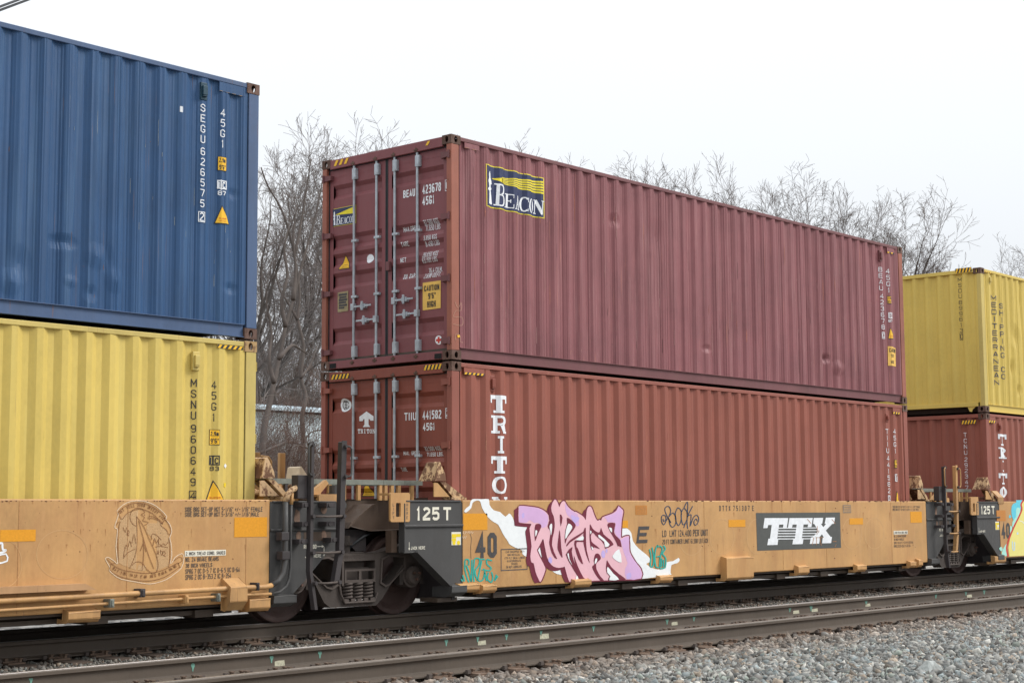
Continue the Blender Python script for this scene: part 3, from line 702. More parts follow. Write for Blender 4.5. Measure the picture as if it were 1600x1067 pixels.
                ye = by_+s*.36
                M = MB(); a_, b_ = sorted((by_, ye)); M.box(x0-.002, x0+.012, a_, b_, zb+hz_-.012, zb+hz_+.012)
                hc = by_+s*.20; M.box(x0-.004, x0+.054, hc-.045, hc+.045, zb+hz_-.03, zb+hz_+.03); M.cyl((x0-.01, hc, zb+hz_-.06), (x0-.01, hc, zb+hz_+.06), .018, 8)
                M.box(x0-.006, x0+.05, by_-.03, by_+.03, zb+hz_-.045, zb+hz_+.045)
                obj('handle', M, GALV, bo, bevel=.004)
        hd['door'] = Surf('X', x0+.055, dp, dbr, 1)
    else:
        obj('end_sill', MB().box(x0+.006, x0+.07, .16, W-.16, zb+.115, zb+.20), frame, root, bevel=.005)
        obj('end_top_rail', MB().box(x0+.006, x0+.07, .16, W-.16, zt-.085, zt-.012), frame, root, bevel=.005)
        for yy in (.30, W-.30):
            M = MB().px([(yy-.09, zb+.115), (yy+.09, zb+.115), (yy+.045, zb+.02), (yy, zb+.01), (yy-.02, zb+.06)], x0+.02, x0+.032); obj('gusset', M, frame, root)
        ne = 8; p = (W-.24)/ne; fx = []
        def ep(a):
            q = (-a-.12) % p; y = -a
            if y < .12 or y > W-.12: return x0+.02
            if q < .06: return x0+.02+.045*q/.06
            if q < .06+.10: return x0+.065
            if q < .22: return x0+.065-.045*(q-.16)/.06
            return x0+.02
        ys = []
        for i in range(ne): s0 = .12+i*p; ys += [s0, s0+.06, s0+.16, s0+.22]
        ys.append(W-.12); M = MB(); M.box(x0+.0195, x0+.0235, .085, .121, zb+.115, zt-.02); M.box(x0+.0195, x0+.0235, W-.121, W-.085, zb+.115, zt-.02)
        xx = [x0+.02+.045*(1 if (i % 4) in (1, 2) else 0) for i in range(len(ys))]
        for i in range(len(ys)-1): M.poly([(xx[i], ys[i], zb+.2), (xx[i+1], ys[i+1], zb+.2), (xx[i+1], ys[i+1], zt-.085), (xx[i], ys[i], zt-.085)])
        obj('end_panel', M, body if end == 'corr' else body, root)
        hd['door'] = Surf('X', x0+.02, ep, [-y for y in ys], 0)
    hd['side'] = Surf('Y', .012, prof, br, 0); hd['root'] = root; hd['mat'] = body; hd['zt'] = zt; hd['zb'] = zb; hd['x0'] = x0
    hd['hdr'] = Surf('X', x0+.003)
    return hd
def vent(c, u0, v0, u1, v1, mat):
    s = c['side']; a0, b0 = s.ab(u0, v0); a1, b1 = s.ab(u1, v1); am = (a0+a1)/2; y = min(s.prof(am), s.prof(a0), s.prof(a1))
    M = MB().box(am-.045, am+.045, y-.006, y+.03, b1, b0); M.box(am-.032, am+.032, y-.035, y-.006, b1+.05, b0-.04)
    M.box(am-.03, am+.03, y-.03, y-.006, b1+.035, b1+.05)
    obj('vent', M, mat, c['root'], bevel=.006)
def hazard(c, surf, u0, v0, u1, v1, n=4, back=True, off=.004):
    if surf is c['side']:
        surf = Surf('Y', .0105); off = .004; v0 += 1.5; v1 += 1.5
        a0, b0 = surf.ab(u0, v0); a1, b1 = surf.ab(u1, v1); M = MB().box(a0, min(a1, c['x0']+L-.152), .0105, .02, b1-.002, c['zt']-.066); obj('top_plate', M, c['mat'], c['root'])
    a0, b0 = surf.ab(u0, v0); a1, b1 = surf.ab(u1, v1)
    if back:
        M = MB(); surf.shape(M, [(a0, b0), (a1, b0), (a1, b1), (a0, b1)], off-.001); o = obj('hazard_stripe', M, BLACK, c['root'])
    M = MB(); p = (a1-a0)/n
    for i in range(n):
        s0 = a0+i*p; w = p*.5; sl = min(p*.45, (b0-b1)*.8)
        surf.shape(M, [(s0, b1), (s0+w, b1), (min(s0+w+sl, a1), b0), (min(s0+sl, a1), b0)], off+.001)
    obj('hazard_stripe', M, SIGNY, c['root'])
def lettering(c, items, mat, name='lettering'):
    for f in items:
        M = MB(); f(M); obj(name, M, mat, c['root'])
def hicube_tag(c, s, u0, v0, u1, v1):
    M = MB(); s.rect(M, u0, v0, u1, v1, .004); o = obj('height_label', M, BLACK, c['root'])
    k = (u1-u0)*.06; M = MB(); s.rect(M, u0+k, v0+1, u1-k, v1-1, .0055); obj('label_face', M, SIGNY, o)
    h = v1-v0; M = MB(); s.text(M, '2.9m', u0+1.2*k*2, v0+h*.14, u1-2.4*k, v0+h*.42, .007); s.text(M, "9'6\"", u0+2.4*k, v0+h*.58, u1-2.4*k, v0+h*.88, .007); obj('label_text', M, BLACK, o)
def tri_sign(c, s, apex, bl, br_, zmin=None):
    k = zmin; old = s.zmin; s.zmin = k
    M = MB(); s.pxshape(M, [apex, br_, bl], .004); o = obj('warning_triangle', M, BLACK, c['root'])
    cx = (apex[0]+bl[0]+br_[0])/3; cy = (apex[1]+bl[1]+br_[1])/3
    q = [(cx+(x-cx)*.86, cy+(y-cy)*.86) for x, y in (apex, br_, bl)]
    M = MB(); s.pxshape(M, q, .0055); obj('sign_face', M, SIGNY, o)
    w = br_[0]-bl[0]; h = bl[1]-apex[1]; M = MB()
    s.text(M, 'SUPER', cx-w*.22, cy+h*.02, cx+w*.22, cy+h*.09, .007); s.text(M, 'HEAVY', cx-w*.22, cy+h*.15, cx+w*.22, cy+h*.22, .007); obj('sign_text', M, RED if s.axis == 'Y' else BLACK, o)
    s.zmin = old
def ic_mark(c, s, u0, v0, u1, v1, num, mat):
    M = MB(); s.frame(M, u0, v0, u1, v1, .012, .004); w = u1-u0; h = v1-v0
    s.rect(M, u0+w*.30, v0, u0+w*.42, v1, .0045); s.text(M, 'i', u0+w*.10, v0+h*.2, u0+w*.22, v1-h*.15, .004, .03); s.text(M, 'c', u0+w*.5, v0+h*.25, u1-w*.14, v1-h*.15, .004, .03)
    if num: s.text(M, num, u0+w*.05, v1+1.5, u1-w*.1, v1+h*.55, .004, .03)
    obj('lettering', M, mat, c['root'])

ZU, ZL = 3.163, .242
LEFTX = -3.17-L
dl = []
for u, v, rx, rz, a in ((98, 378, .16, .06, .05), (150, 400, .12, .10, -.045), (30, 412, .12, .14, .05), (179, 439, .09, .10, -.04), (142, 459, .08, .07, .04), (110, 439, .08, .05, -.03), (360, 451, .10, .05, .035), (364, 303, .09, .05, .025), (169, 405, .05, .12, .03), (16, 440, .1, .1, -.04), (330, 380, .3, .3, .01)):
    x, z = atY(u, v, .03); dl.append((x, z, rx*.9, rz, a*.4))
blue = container('shipping_container', 'blue corrugated shipping container stacked above the yellow container', 'double-stacked containers', LEFTX, ZU, (BLUE, BLUE_R, BLUE, BLUE_R, CAST), 'corr', dl, 1)
yl = container('shipping_container', 'clean yellow shipping container beneath the blue one', 'double-stacked containers', LEFTX, ZL, (YEL, YEL_R, YEL, YEL_R, CAST_Y), 'corr', (), 2)
dm = []
for u, v, rx, rz, a in ((705+400, 545, .1, .05, .02), (960, 345, .1, .08, .02), (1290, 560, .12, .06, .035), (1310, 575, .15, .1, -.03), (1025, 370, .2, .2, .012), (1362, 400, .15, .3, .02)):
    x, z = atY(u, v, .03); dm.append((x, z, rx, rz, a))
mar = container('shipping_container', 'maroon shipping container on top, with a navy lighthouse logo on its side', 'double-stacked containers', 0, ZU, (MAR, MAR_R, MAR_D, MAR_P, CAST), 'door', dm, 3)
tri = container('shipping_container', 'red-brown container with white TRITON letters in the middle car, under the maroon one', 'double-stacked containers', 0, ZL, (TRI, TRI_P, TRI_D, TRI_P, CAST), 'door', (), 4)
dy = []
for u, v, rx, rz, a in ((1586, 525, .14, .2, .04), (1596, 470, .2, .6, .03), (1581, 575, .12, .15, .03), (1592, 610, .1, .1, .03)):
    x, z = atY(u, v, .03); dy.append((x, z, rx, rz, a))
yr = container('shipping_container', 'mustard yellow container lettered MEDITERRANEAN, top of the rear stack', 'double-stacked containers', 15.5, ZU, (YEL2, YEL2, YEL2, YEL_R, CAST), 'corr', dy, 5)
tr = container('shipping_container', 'dark red-brown container beneath the mustard one, partly hidden by the ladder', 'double-stacked containers', 15.5, ZL, (TRI2, TRI2, TRI2, TRI_P, CAST), 'corr', (), 6)
for c in (yl, tri, tr): c['side'].zmin = 1.33; c['door'].zmin = .9
for c in (blue, yl):                      # door ends face the next car: hinge loops show past the post
    for k, hz_ in enumerate((2.62, 1.82, 1.02, .3)):
        if c is yl:
            zz = c['zb']+hz_; xe = c['x0']+L; M = MB().tube([(xe-.004, .03, zz-.05), (xe+.02, .03, zz-.05), (xe+.02, .03, zz+.05), (xe-.004, .03, zz+.05)], .007, 6); obj('hinge', M, YEL_R, c['root'])

# ---- blue lettering
s = blue['side']
lettering(blue, [lambda M: s.vtext(M, 'SEGU', 317.3, 163, 317, 224, .058), lambda M: s.vtext(M, '626575', 317, 231, 315.8, 324, .056), lambda M: s.vtext(M, '2', 315.4, 332.5, 315.3, 345.5, .055, fill=1),
                lambda M: s.frame(M, 310.6, 330, 320, 348, .008), lambda M: s.vtext(M, '45G1', 348.6, 170.5, 347.8, 231, .056), lambda M: s.rect(M, 281.5, 166, 285.5, 176)], WHITE)
hicube_tag(blue, s, 341.6, 244, 353.5, 268.5); ic_mark(blue, s, 341, 281, 353.7, 297, '87', WHITE); tri_sign(blue, s, (346.5, 320.5), (337, 349), (360.6, 351.5))
hazard(blue, s, 343, 140.5, 383, 150, 4, True); vent(blue, 313, 128, 324, 158, flat('vent_teal', (.02, .055, .08), .5, .2))
# ---- yellow (left) lettering
s = yl['side']
lettering(yl, [lambda M: s.vtext(M, 'MSNU', 304.6, 591.7, 304, 655, .052), lambda M: s.vtext(M, '960649', 304, 663, 303, 759, .050), lambda M: s.vtext(M, '4', 303, 768, 303, 780, .055, fill=1),
              lambda M: s.frame(M, 298.5, 766, 306.5, 783, .008), lambda M: s.vtext(M, '45G1', 336.4, 594.8, 336, 658, .050)], BLACK)
hicube_tag(yl, s, 329.8, 670.4, 343.2, 695.2); ic_mark(yl, s, 329.8, 711, 343.2, 726.7, '83', BLACK); tri_sign(yl, s, (334.6, 749.5), (322, 788), (354, 788), 1.33)
hazard(yl, s, 339.7, 536.5, 379.5, 545.5, 5, True, .012); vent(yl, 302, 549, 310.5, 579, YEL_R)
M = MB(); s.pxshape(M, [(353.8, 723.5), (357.3, 727.5), (353.8, 731.5), (350.3, 727.5)], .004); obj('sticker', M, WHITE, yl['root'])
M = MB(); s.pxshape(M, [(351.5, 754), (355.5, 754.5), (354.5, 761), (350.5, 760)], .004); obj('sticker', M, SIGNY2, yl['root'])

# ---- roman letters for the lighthouse logo and slab letters
def seg(p, q, w): 
    dx, dy = q[0]-p[0], q[1]-p[1]; l = math.hypot(dx, dy); nx, ny = -dy/l*w/2, dx/l*w/2
    return [(p[0]+nx, p[1]+ny), (q[0]+nx, q[1]+ny), (q[0]-nx, q[1]-ny), (p[0]-nx, p[1]-ny)]
def arc(cx, cy, rx, ry, t0, t1, wx, wy, n=12):
    out = []
    for i in range(n):
        a, b = math.radians(t0+(t1-t0)*i/n), math.radians(t0+(t1-t0)*(i+1)/n)
        out.append([(cx+rx*math.cos(a), cy+ry*math.sin(a)), (cx+rx*math.cos(b), cy+ry*math.sin(b)), (cx+(rx-wx)*math.cos(b), cy+(ry-wy)*math.sin(b)), (cx+(rx-wx)*math.cos(a), cy+(ry-wy)*math.sin(a))])
    return out
def B(x0, y0, x1, y1): return [(x0, y0), (x1, y0), (x1, y1), (x0, y1)]
SLAB = {
 'T': [B(0, .78, 1, 1), B(0, .56, .13, .78), B(.87, .56, 1, .78), B(.36, .12, .64, .78), B(.22, 0, .78, .14)],
 'R': [B(0, .86, .55, 1), B(0, 0, .48, .14), B(.14, .14, .38, .86), B(.38, .44, .6, .57)]+arc(.55, .72, .40, .28, -90, 90, .25, .13)+[seg((.62, .5), (.8, .12), .26), B(.68, 0, 1, .13)],
 'I': [B(.18, .86, .82, 1), B(.18, 0, .82, .14), B(.36, .14, .64, .86)],
 'O': arc(.5, .5, .5, .5, 0, 360, .26, .13, 24),
 'N': [B(0, .87, .36, 1), B(.66, .87, 1, 1), B(0, 0, .34, .13), B(.10, .1, .22, .9), B(.78, 0, .9, .9), seg((.2, .95), (.84, .05), .24)]}
ROM = {
 'B': [B(0, .94, .6, 1), B(0, 0, .6, .06), B(.15, .06, .36, .94)]+arc(.52, .76, .36, .24, -90, 90, .2, .06)+arc(.55, .27, .43, .27, -90, 90, .22, .06)+[B(.36, .48, .58, .54)],
 'E': [B(0, .93, .9, 1), B(0, 0, .95, .07), B(.14, .07, .38, .93), B(.38, .47, .66, .54), B(.60, .38, .68, .63), B(.84, .74, .9, .93), B(.88, .07, .95, .3)],
 'A': [seg((.5, 1), (.18, .04), .09), seg((.48, .98), (.80, .04), .24), B(.0, 0, .34, .06), B(.58, 0, 1, .06), B(.3, .32, .66, .38)],
 'C': arc(.54, .5, .54, .5, 50, 310, .24, .08, 18)+[B(.86, .68, .93, .98), B(.86, .06, .92, .26)],
 'O': arc(.5, .5, .5, .5, 0, 360, .24, .07, 24),
 'N': [B(0, .94, .34, 1), B(.68, .94, 1, 1), B(0, 0, .30, .06), B(.11, .04, .19, .95), B(.80, .0, .88, .95), seg((.2, .97), (.82, .04), .24)]}
def logo(c, s, TL, TR, BR, BL, beam_stripes=5):
    tl, tr_, br_, bl = [s.ab(*p) for p in (TL, TR, BR, BL)]
    def uv(u, v): 
        a = tl[0]*(1-u)*(1-v)+tr_[0]*u*(1-v)+br_[0]*u*v+bl[0]*(1-u)*v
        b = tl[1]*(1-u)*(1-v)+tr_[1]*u*(1-v)+br_[1]*u*v+bl[1]*(1-u)*v
        return a, b
    def put(M, pts, off): s.shape(M, [uv(*p) for p in pts], off)
    M = MB(); put(M, B(0, 0, 1, 1), .003); o = obj('lighthouse_logo', M, LOGOY, c['root'])
    M = MB(); put(M, B(.018, .022, .982, .978), .0045); obj('logo_ground', M, NAVY, o)
    M = MB()
    if beam_stripes > 3:
        put(M, [(.12, .30), (.28, .245), (.28, .36)], .006)
        n = 5
        for i in range(n):
            f0, f1 = i/n+.015, (i+.70)/n
            t0, t1 = .20+.19*f0, .20+.19*f1
            z0, z1 = .085+.34*f0, .085+.34*f1
            put(M, [(.26, .235+.135*f0), (.62, .145+.27*f0-.0), (.98, z0), (.98, z1), (.62, .145+.27*f1), (.26, .235+.135*f1)], .006)
    else:
        put(M, [(.14, .34), (.98, .06), (.98, .45), (.14, .36)], .006)
    obj('logo_beam', M, LOGOY, o)
    M = MB(); LH = [(.05, .92), (.062, .62), (.03, .60), (.03, .56), (.06, .52), (.04, .42), (.035, .38), (.055, .30), (.05, .22), (.075, .14), (.085, .14), (.098, .2), (.10, .28), (.115, .36), (.12, .44), (.10, .46), (.105, .52), (.118, .55), (.10, .60), (.105, .62), (.122, .92)]
    put(M, LH, .006)
    i = 0
    for ch, x0, x1, y0, y1 in (('B', .155, .335, .40, .93), ('E', .335, .475, .58, .92), ('A', .485, .585, .58, .92), ('C', .585, .725, .57, .93), ('O', .725, .825, .57, .93), ('N', .83, .985, .575, .92)):
        for pg in ROM[ch]:
            sh = .10
            put(M, [(x0+(px_+ (py_-.5)*sh)*(x1-x0), y1-py_*(y1-y0)) for px_, py_ in pg], .0062+.0003*(i % 4)); i += 1
    obj('logo_lettering', M, WHITE, o)
def slab_text(M, s, st, rects, off=.004):
    i = 0
    for ch, (u0, v0, u1, v1) in zip(st, rects):
        um, vm = (u0+u1)/2, (v0+v1)/2; a0 = s.ab(u0, vm)[0]; a1 = s.ab(u1, vm)[0]; b1 = s.ab(um, v0)[1]; b0 = s.ab(um, v1)[1]
        for pg in SLAB[ch]:
            s.shape(M, [(a0+x*(a1-a0), b0+y*(b1-b0)) for x, y in pg], off+.0003*(i % 4)); i += 1

# ---- maroon container marks
s = mar['side']; d = mar['door']; r5 = lambda a, b: (490+a*.3468, 190+b*.3468)
logo(mar, s, (759.05, 256), (849.9, 278.5), (850.9, 342), (759.8, 322.2))
hazard(mar, s, 726, 229.5, 749, 235, 2, True, .004)
hh = mar['hdr']; hazard(mar, hh, *r5(92, 178), *r5(160, 188), 3, False); hazard(mar, hh, *r5(505, 92), *r5(527, 105), 1, False)
def T(M, surf, st, a, b, c_, e, bold=.02, conv=r5): u0, v0 = conv(a, b); u1, v1 = conv(c_, e); surf.text(M, st, u0, v0, u1, v1, .004, bold)
lettering(mar, [lambda M: T(M, d, 'BEAU', 405, 307, 458, 341), lambda M: T(M, d, '423678', 491, 281, 575, 321), lambda M: T(M, d, '0', 597, 271, 607, 304), lambda M: d.frame(M, *r5(593, 264), *r5(611, 311), .008, .004),
    lambda M: T(M, d, '45G1', 491, 335, 545, 374), lambda M: T(M, d, '32.500 KGS', 493, 440, 560, 463, .01), lambda M: T(M, d, '71.650 LBS', 497, 464, 563, 488, .01), lambda M: T(M, d, 'MAX.GROSS', 398, 471, 472, 492, .01),
    lambda M: T(M, d, '3.850 KGS', 496, 511, 556, 533, .01), lambda M: T(M, d, '8.490 LBS', 498, 537, 560, 559, .01), lambda M: T(M, d, 'TARE', 393, 542, 427, 562, .01),
    lambda M: T(M, d, '28.650 KGS', 492, 586, 560, 608, .01), lambda M: T(M, d, '63.160 LBS', 490, 611, 556, 633, .01), lambda M: T(M, d, 'NET', 392, 614, 418, 634, .01),
    lambda M: T(M, d, '76.4 CU.M.', 511, 656, 572, 678, .01), lambda M: T(M, d, '2.698 CU.FT.', 497, 681, 572, 703, .01), lambda M: T(M, d, 'CU. CAP.', 400, 685, 455, 707, .01)], WHITE)
M = MB(); d.pxshape(M, [r5(*p) for p in ((493, 727), (574, 716), (574, 840), (493, 851))], .006); o = obj('caution_sign', M, SIGNO, mar['root'])
M = MB(); T(M, d, 'CAUTION', 500, 736, 568, 762, .02); T(M, d, "9'6\"", 518, 771, 552, 798, .02); T(M, d, 'HIGH', 514, 808, 552, 836, .02)
for i, v in enumerate(M.v): M.v[i] = (v[0]-.005, v[1], v[2])
obj('sign_text', M, BLACK, o)
logo(mar, d, r5(87, 396), r5(192, 375), r5(192, 458), r5(87, 475), 0)
tri_sign(mar, d, r5(138, 598), r5(112, 669), r5(166, 661))
def disc(c, s, u, v, r_, mat, name='round_sticker', off=.005, k=20):
    M = MB(); s.pxshape(M, [(u+r_*.8*math.cos(2*math.pi*i/k), v+r_*math.sin(2*math.pi*i/k)) for i in range(k)], off); return obj(name, M, mat, c['root'])
o = disc(mar, d, *r5(249, 617), 7, WHITE); M = MB(); T(M, d, 'CSC', 242, 606, 256, 628, .03); obj('sticker_print', M, GREYT, o)
o = disc(mar, d, *r5(565, 984), 7, WHITE); M = MB(); d.rect(M, *r5(553, 980), *r5(577, 988), .0065); d.rect(M, *r5(561, 970), *r5(569, 998), .007); obj('sticker_print', M, RED, o)
M = MB(); d.pxshape(M, [r5(*p) for p in ((110, 771), (157, 763), (157, 853), (110, 860))], .006); o = obj('data_plate', M, PLATEM, mar['root'])
M = MB()
for i, (a, b) in enumerate(((115, 152), (118, 150), (115, 153), (115, 148), (116, 152), (115, 140))): y = 776+i*12; d.rect(M, *r5(a, y+1), *r5(b, y+6), .0075)
d.rect(M, *r5(115, 800), *r5(125, 806), .0077); d.rect(M, *r5(138, 798), *r5(148, 804), .0077); obj('plate_print', M, GREYT, o)
M = MB(); d.pxshape(M, [r5(*p) for p in ((315, 596), (332, 594), (332, 612), (315, 614))], .012); obj('seal_tape', M, GREEN, mar['root'])
M = MB().box(-.0, .05, 1.13, 1.19, 4.41, 4.53); obj('seal_box', M, MAR_R, mar['root'], bevel=.005)
M = MB()
s5 = Surf('Y', .003); zz = lambda pts: [r5(*p) for p in pts]
s5.pxstroke(M, zz([(636, 812), (650, 840), (664, 815), (664, 850), (640, 852), (630, 880), (668, 882), (668, 918), (628, 912)]), .55, .004, 3, False)
s5.pxstroke(M, zz([(640, 985), (637, 962), (648, 955), (660, 968), (660, 990), (672, 995)]), .55, .004, 3, False); obj('chalk_scrawl', M, flat('faint_scrawl', (.46, .27, .19), .8, .3), mar['root'])
M = MB(); s5.pxshape(M, zz([(646, 962), (656, 961), (658, 971), (648, 973)]), .005); obj('sticker', M, SIGNY, mar['root'])
lettering(mar, [lambda M: s.vtext(M, 'BEAU', 1376.2, 417.5, 1377.5, 453.5, .085), lambda M: s.vtext(M, '423678', 1378, 459, 1380.3, 514.5, .085), lambda M: s.vtext(M, '0', 1380.6, 520.5, 1380.8, 527.5, .06, fill=1), lambda M: s.frame(M, 1378.9, 518.5, 1382.5, 529.5, .01),
               lambda M: s.vtext(M, '45G1', 1387.6, 420, 1389.2, 457, .08)], WHITE)
hicube_tag(mar, s, 1387.9, 462, 1392.4, 475); ic_mark(mar, s, 1389.3, 488, 1394.3, 498, '87', WHITE); tri_sign(mar, s, (1391, 511.8), (1389.5, 529), (1398.5, 530.5))
M = MB(); s.pxshape(M, [(1389.4, 540.5), (1401.5, 543.5), (1402, 572.5), (1390, 571)], .005); o = obj('caution_sign', M, SIGNO, mar['root'])
M = MB(); s.text(M, 'CAUTION', 1390.8, 544.5, 1400.8, 550.5, .007); s.text(M, "9'6\"", 1392.5, 553.5, 1398.5, 559, .007); s.text(M, 'HIGH', 1392.5, 563, 1399, 568.5, .007); obj('sign_text', M, BLACK, o)
hazard(mar, s, 1386, 391.5, 1397, 396, 2, True); vent(mar, 1374.3, 391, 1377.5, 409, MAR_R)
# rust runs and scratches as thin worn strips in the paint of the maroon sides
r = random.Random(5); M = MB()
for i in range(34):
    x = r.uniform(.3, 11.8); x = min(mar['side'].breaks, key=lambda q: abs(q-x))+r.uniform(-.005, .005); z = r.uniform(ZU+.3, ZU+2.2); h = r.uniform(.1, .6); w = r.uniform(.003, .009)
    mar['side'].shape(M, [(x-w*.3, z), (x+w*.5, z+.03), (x+w, z+h*.5), (x+w*.2, z+h), (x-w*.6, z+h*.6)], .0015)
tag(obj('scratches', M, flat('exposed_primer', (.40, .15, .10), .7, .4, sc=40), mar['root']), kind='stuff')
def scuffs(c, mat, n, seed, hi=.6, wd=.007):
    r = random.Random(seed); s = c['side']; M = MB(); x0_, z0_ = c['x0'], c['zb']
    for i in range(n):
        x = min(s.breaks, key=lambda q: abs(q-r.uniform(x0_+.3, x0_+L-.3)))+r.uniform(-.03, .03); z = z0_+r.uniform(.25, 2.3); h = r.uniform(.03, hi)*r.random(); w = r.uniform(.3, 1)*wd
        s.shape(M, [(x-w*.4, z), (x+w*.5, z+h*.1), (x+w*.3, z+h*.5), (x+w*.6, z+h), (x-w*.3, z+h*.9), (x-w*.7, z+h*.4)], .0015)
    tag(obj('scratches', M, mat, c['root']), kind='stuff')
scuffs(mar, flat('dusty_scrape', (.36, .19, .18), .8, .4, sc=40), 90, 21, .9, .010)
scuffs(mar, flat('dark_scrape', (.11, .045, .045), .8, .4, sc=40), 50, 22, .5, .008)
scuffs(blue, flat('pale_scrape', (.22, .24, .24), .8, .5, sc=40), 70, 23, .5, .007); scuffs(blue, flat('rust_scrape', (.15, .07, .04), .8, .4, sc=40), 50, 24, .3, .008)
scuffs(tri, flat('tan_scrape', (.42, .20, .13), .8, .5, sc=40), 70, 25, .4, .007); scuffs(yl, flat('ochre_scrape', (.40, .28, .08), .8, .4, sc=40), 26, 26, .5, .005); scuffs(yr, flat('ochre_scrape', (.30, .18, .06), .8, .4, sc=40), 40, 27, .3, .007)
# ---- red-brown container marks
s = tri['side']; d = tri['door']; r6 = lambda a, b: (490+a*.24374, 540+b*.24374); hh = tri['hdr']
hazard(tri, hh, *r6(115, 188), *r6(230, 208), 5); hazard(tri, hh, *r6(708, 126), *r6(823, 148), 5); hazard(tri, s, *r6(965, 163), *r6(1095, 188), 5)
T6 = lambda M, st, a, b, c_, e, bold=.02: T(M, d, st, a, b, c_, e, bold, r6)
lettering(tri, [lambda M: T6(M, 'TIIU', 583, 428, 660, 478), lambda M: T6(M, '441582', 700, 414, 820, 470), lambda M: T6(M, '2', 852, 410, 867, 455), lambda M: d.frame(M, *r6(846, 400), *r6(874, 464), .009, .004), lambda M: T6(M, '45G1', 702, 494, 778, 543),
   lambda M: T6(M, '32.500 KGS.', 706, 645, 815, 672, .01), lambda M: T6(M, '71.650 LBS.', 714, 682, 820, 708, .01), lambda M: T6(M, 'MAX.  GROSS', 565, 674, 668, 700, .01), lambda M: T6(M, 'TARE', 557, 780, 592, 805, .01)], WHITE)
M = MB(); d.pxshape(M, [r6(*p) for p in ((341, 421), (386, 452), (386, 480), (366, 480), (360, 470), (354, 470), (354, 505), (365, 521), (317, 521), (328, 505), (328, 470), (322, 470), (316, 483), (295, 483), (295, 455))], .005)
slab_text(M, d, 'TRITON', [(*r6(285+i*18.5+(2 if i > 2 else 0), 534), *r6(301+i*18.5+(2 if i > 2 else 0), 562)) for i in range(6)], .005); obj('lettering', M, WHITE, tri['root'])
o = disc(tri, d, *r6(197, 381), 10.5, WHITE)
M = MB(); d.pxstroke(M, [(r6(197, 381)[0]+4.6*math.cos(t_/3), r6(197, 381)[1]+7*math.sin(t_/3)) for t_ in range(19)], 1.1, .007)
for i in range(5): d.rect(M, *r6(188, 358+i*10), *r6(206, 363+i*10), .0065)
obj('sticker_print', M, GREYT, o)
tri_sign(tri, d, r6(343, 868), r6(296, 966), r6(392, 966), .9)
M = MB(); slab_text(M, s, 'TRITON', [(768, 617.5, 793.8, 645), (769.8, 649, 793.3, 677), (777, 681, 789.5, 708), (769.5, 712.6, 794.5, 739.4), (771.5, 744, 794.5, 771.2), (771, 776, 795.5, 803)]); obj('lettering', M, WHITE, tri['root'])
vent(tri, *r6(1140, 192), *r6(1165, 295), TRI_D)
lettering(tri, [lambda M: s.vtext(M, 'TIIU', 1385.6, 670, 1387, 707.5, .085), lambda M: s.vtext(M, '441582', 1387.3, 712, 1389.2, 770, .085), lambda M: s.vtext(M, '2', 1389.4, 775, 1389.6, 781.5, .06, fill=1), lambda M: s.frame(M, 1387.6, 773.5, 1391.4, 784, .01), lambda M: s.vtext(M, '45G1', 1397.3, 670, 1398.8, 708, .08)], WHITE)
hicube_tag(tri, s, 1397.5, 717.7, 1402.6, 731.2); ic_mark(tri, s, 1398.4, 740.5, 1403.8, 752, None, WHITE); tri_sign(tri, s, (1400.6, 766), (1399.5, 792), (1411.5, 792), 1.33)
hazard(tri, s, 1395, 641.8, 1406.5, 645.8, 3); vent(tri, 1384.2, 646, 1387.7, 659.5, TRI_D)
# ---- mustard container marks
s = yr['side']; d = yr['door']; q1 = lambda a, b: (1300+a*.2812, 360+b*.2812)
lettering(yr, [lambda M: d.vtext(M, 'MSDU', *q1(704, 262), *q1(708, 376), .075), lambda M: d.vtext(M, '899613', *q1(708, 388), *q1(714, 566), .075), lambda M: d.vtext(M, '0', *q1(715, 575), *q1(715, 603), .06, fill=1), lambda M: d.frame(M, *q1(704, 570), *q1(724, 608), .008)], BLACK)
lettering(yr, [lambda M: s.vtext(M, 'MEDITERRANEAN', *q1(912, 362), *q1(930, 860), .15, bold=.04, snap=min([15.5+.165+i*(L-.33)/NW+.178 for i in range(NW)], key=lambda q: abs(q-s.ab(*q1(921, 600))[0]))), lambda M: s.vtext(M, 'SHIPPING CO', *q1(940, 405), *q1(955, 826), .12, bold=.03)], NAVY)
hh = yr['hdr']; hazard(yr, hh, *q1(685, 214), *q1(776, 229), 5); hazard(yr, s, *q1(845, 220), *q1(885, 235), 4); vent(yr, *q1(868, 250), *q1(882, 300), YEL_R)
s = tr['side']; d = tr['door']; q2 = lambda a, b: (1340+a*.2811, 620+b*.2811)
lettering(tr, [lambda M: d.vtext(M, 'TCNU', *q2(592, 198), *q2(596, 321), .07), lambda M: d.vtext(M, '292347', *q2(597, 335), *q2(601, 515), .07)], WHITE)
M = MB(); slab_text(M, s, 'TRITO', [(*q2(787, 207), *q2(827, 270)), (*q2(790, 280), *q2(828, 343)), (*q2(802, 353), *q2(824, 415)), (*q2(793, 424), *q2(833, 485)), (*q2(797, 496), *q2(834, 560))]); obj('lettering', M, WHITE, tr['root'])
hh = tr['hdr']; hazard(tr, hh, *q2(578, 132), *q2(660, 148), 5); hazard(tr, s, *q2(728, 124), *q2(767, 140), 3); vent(tr, *q2(783, 145), *q2(797, 190), TRI_D)

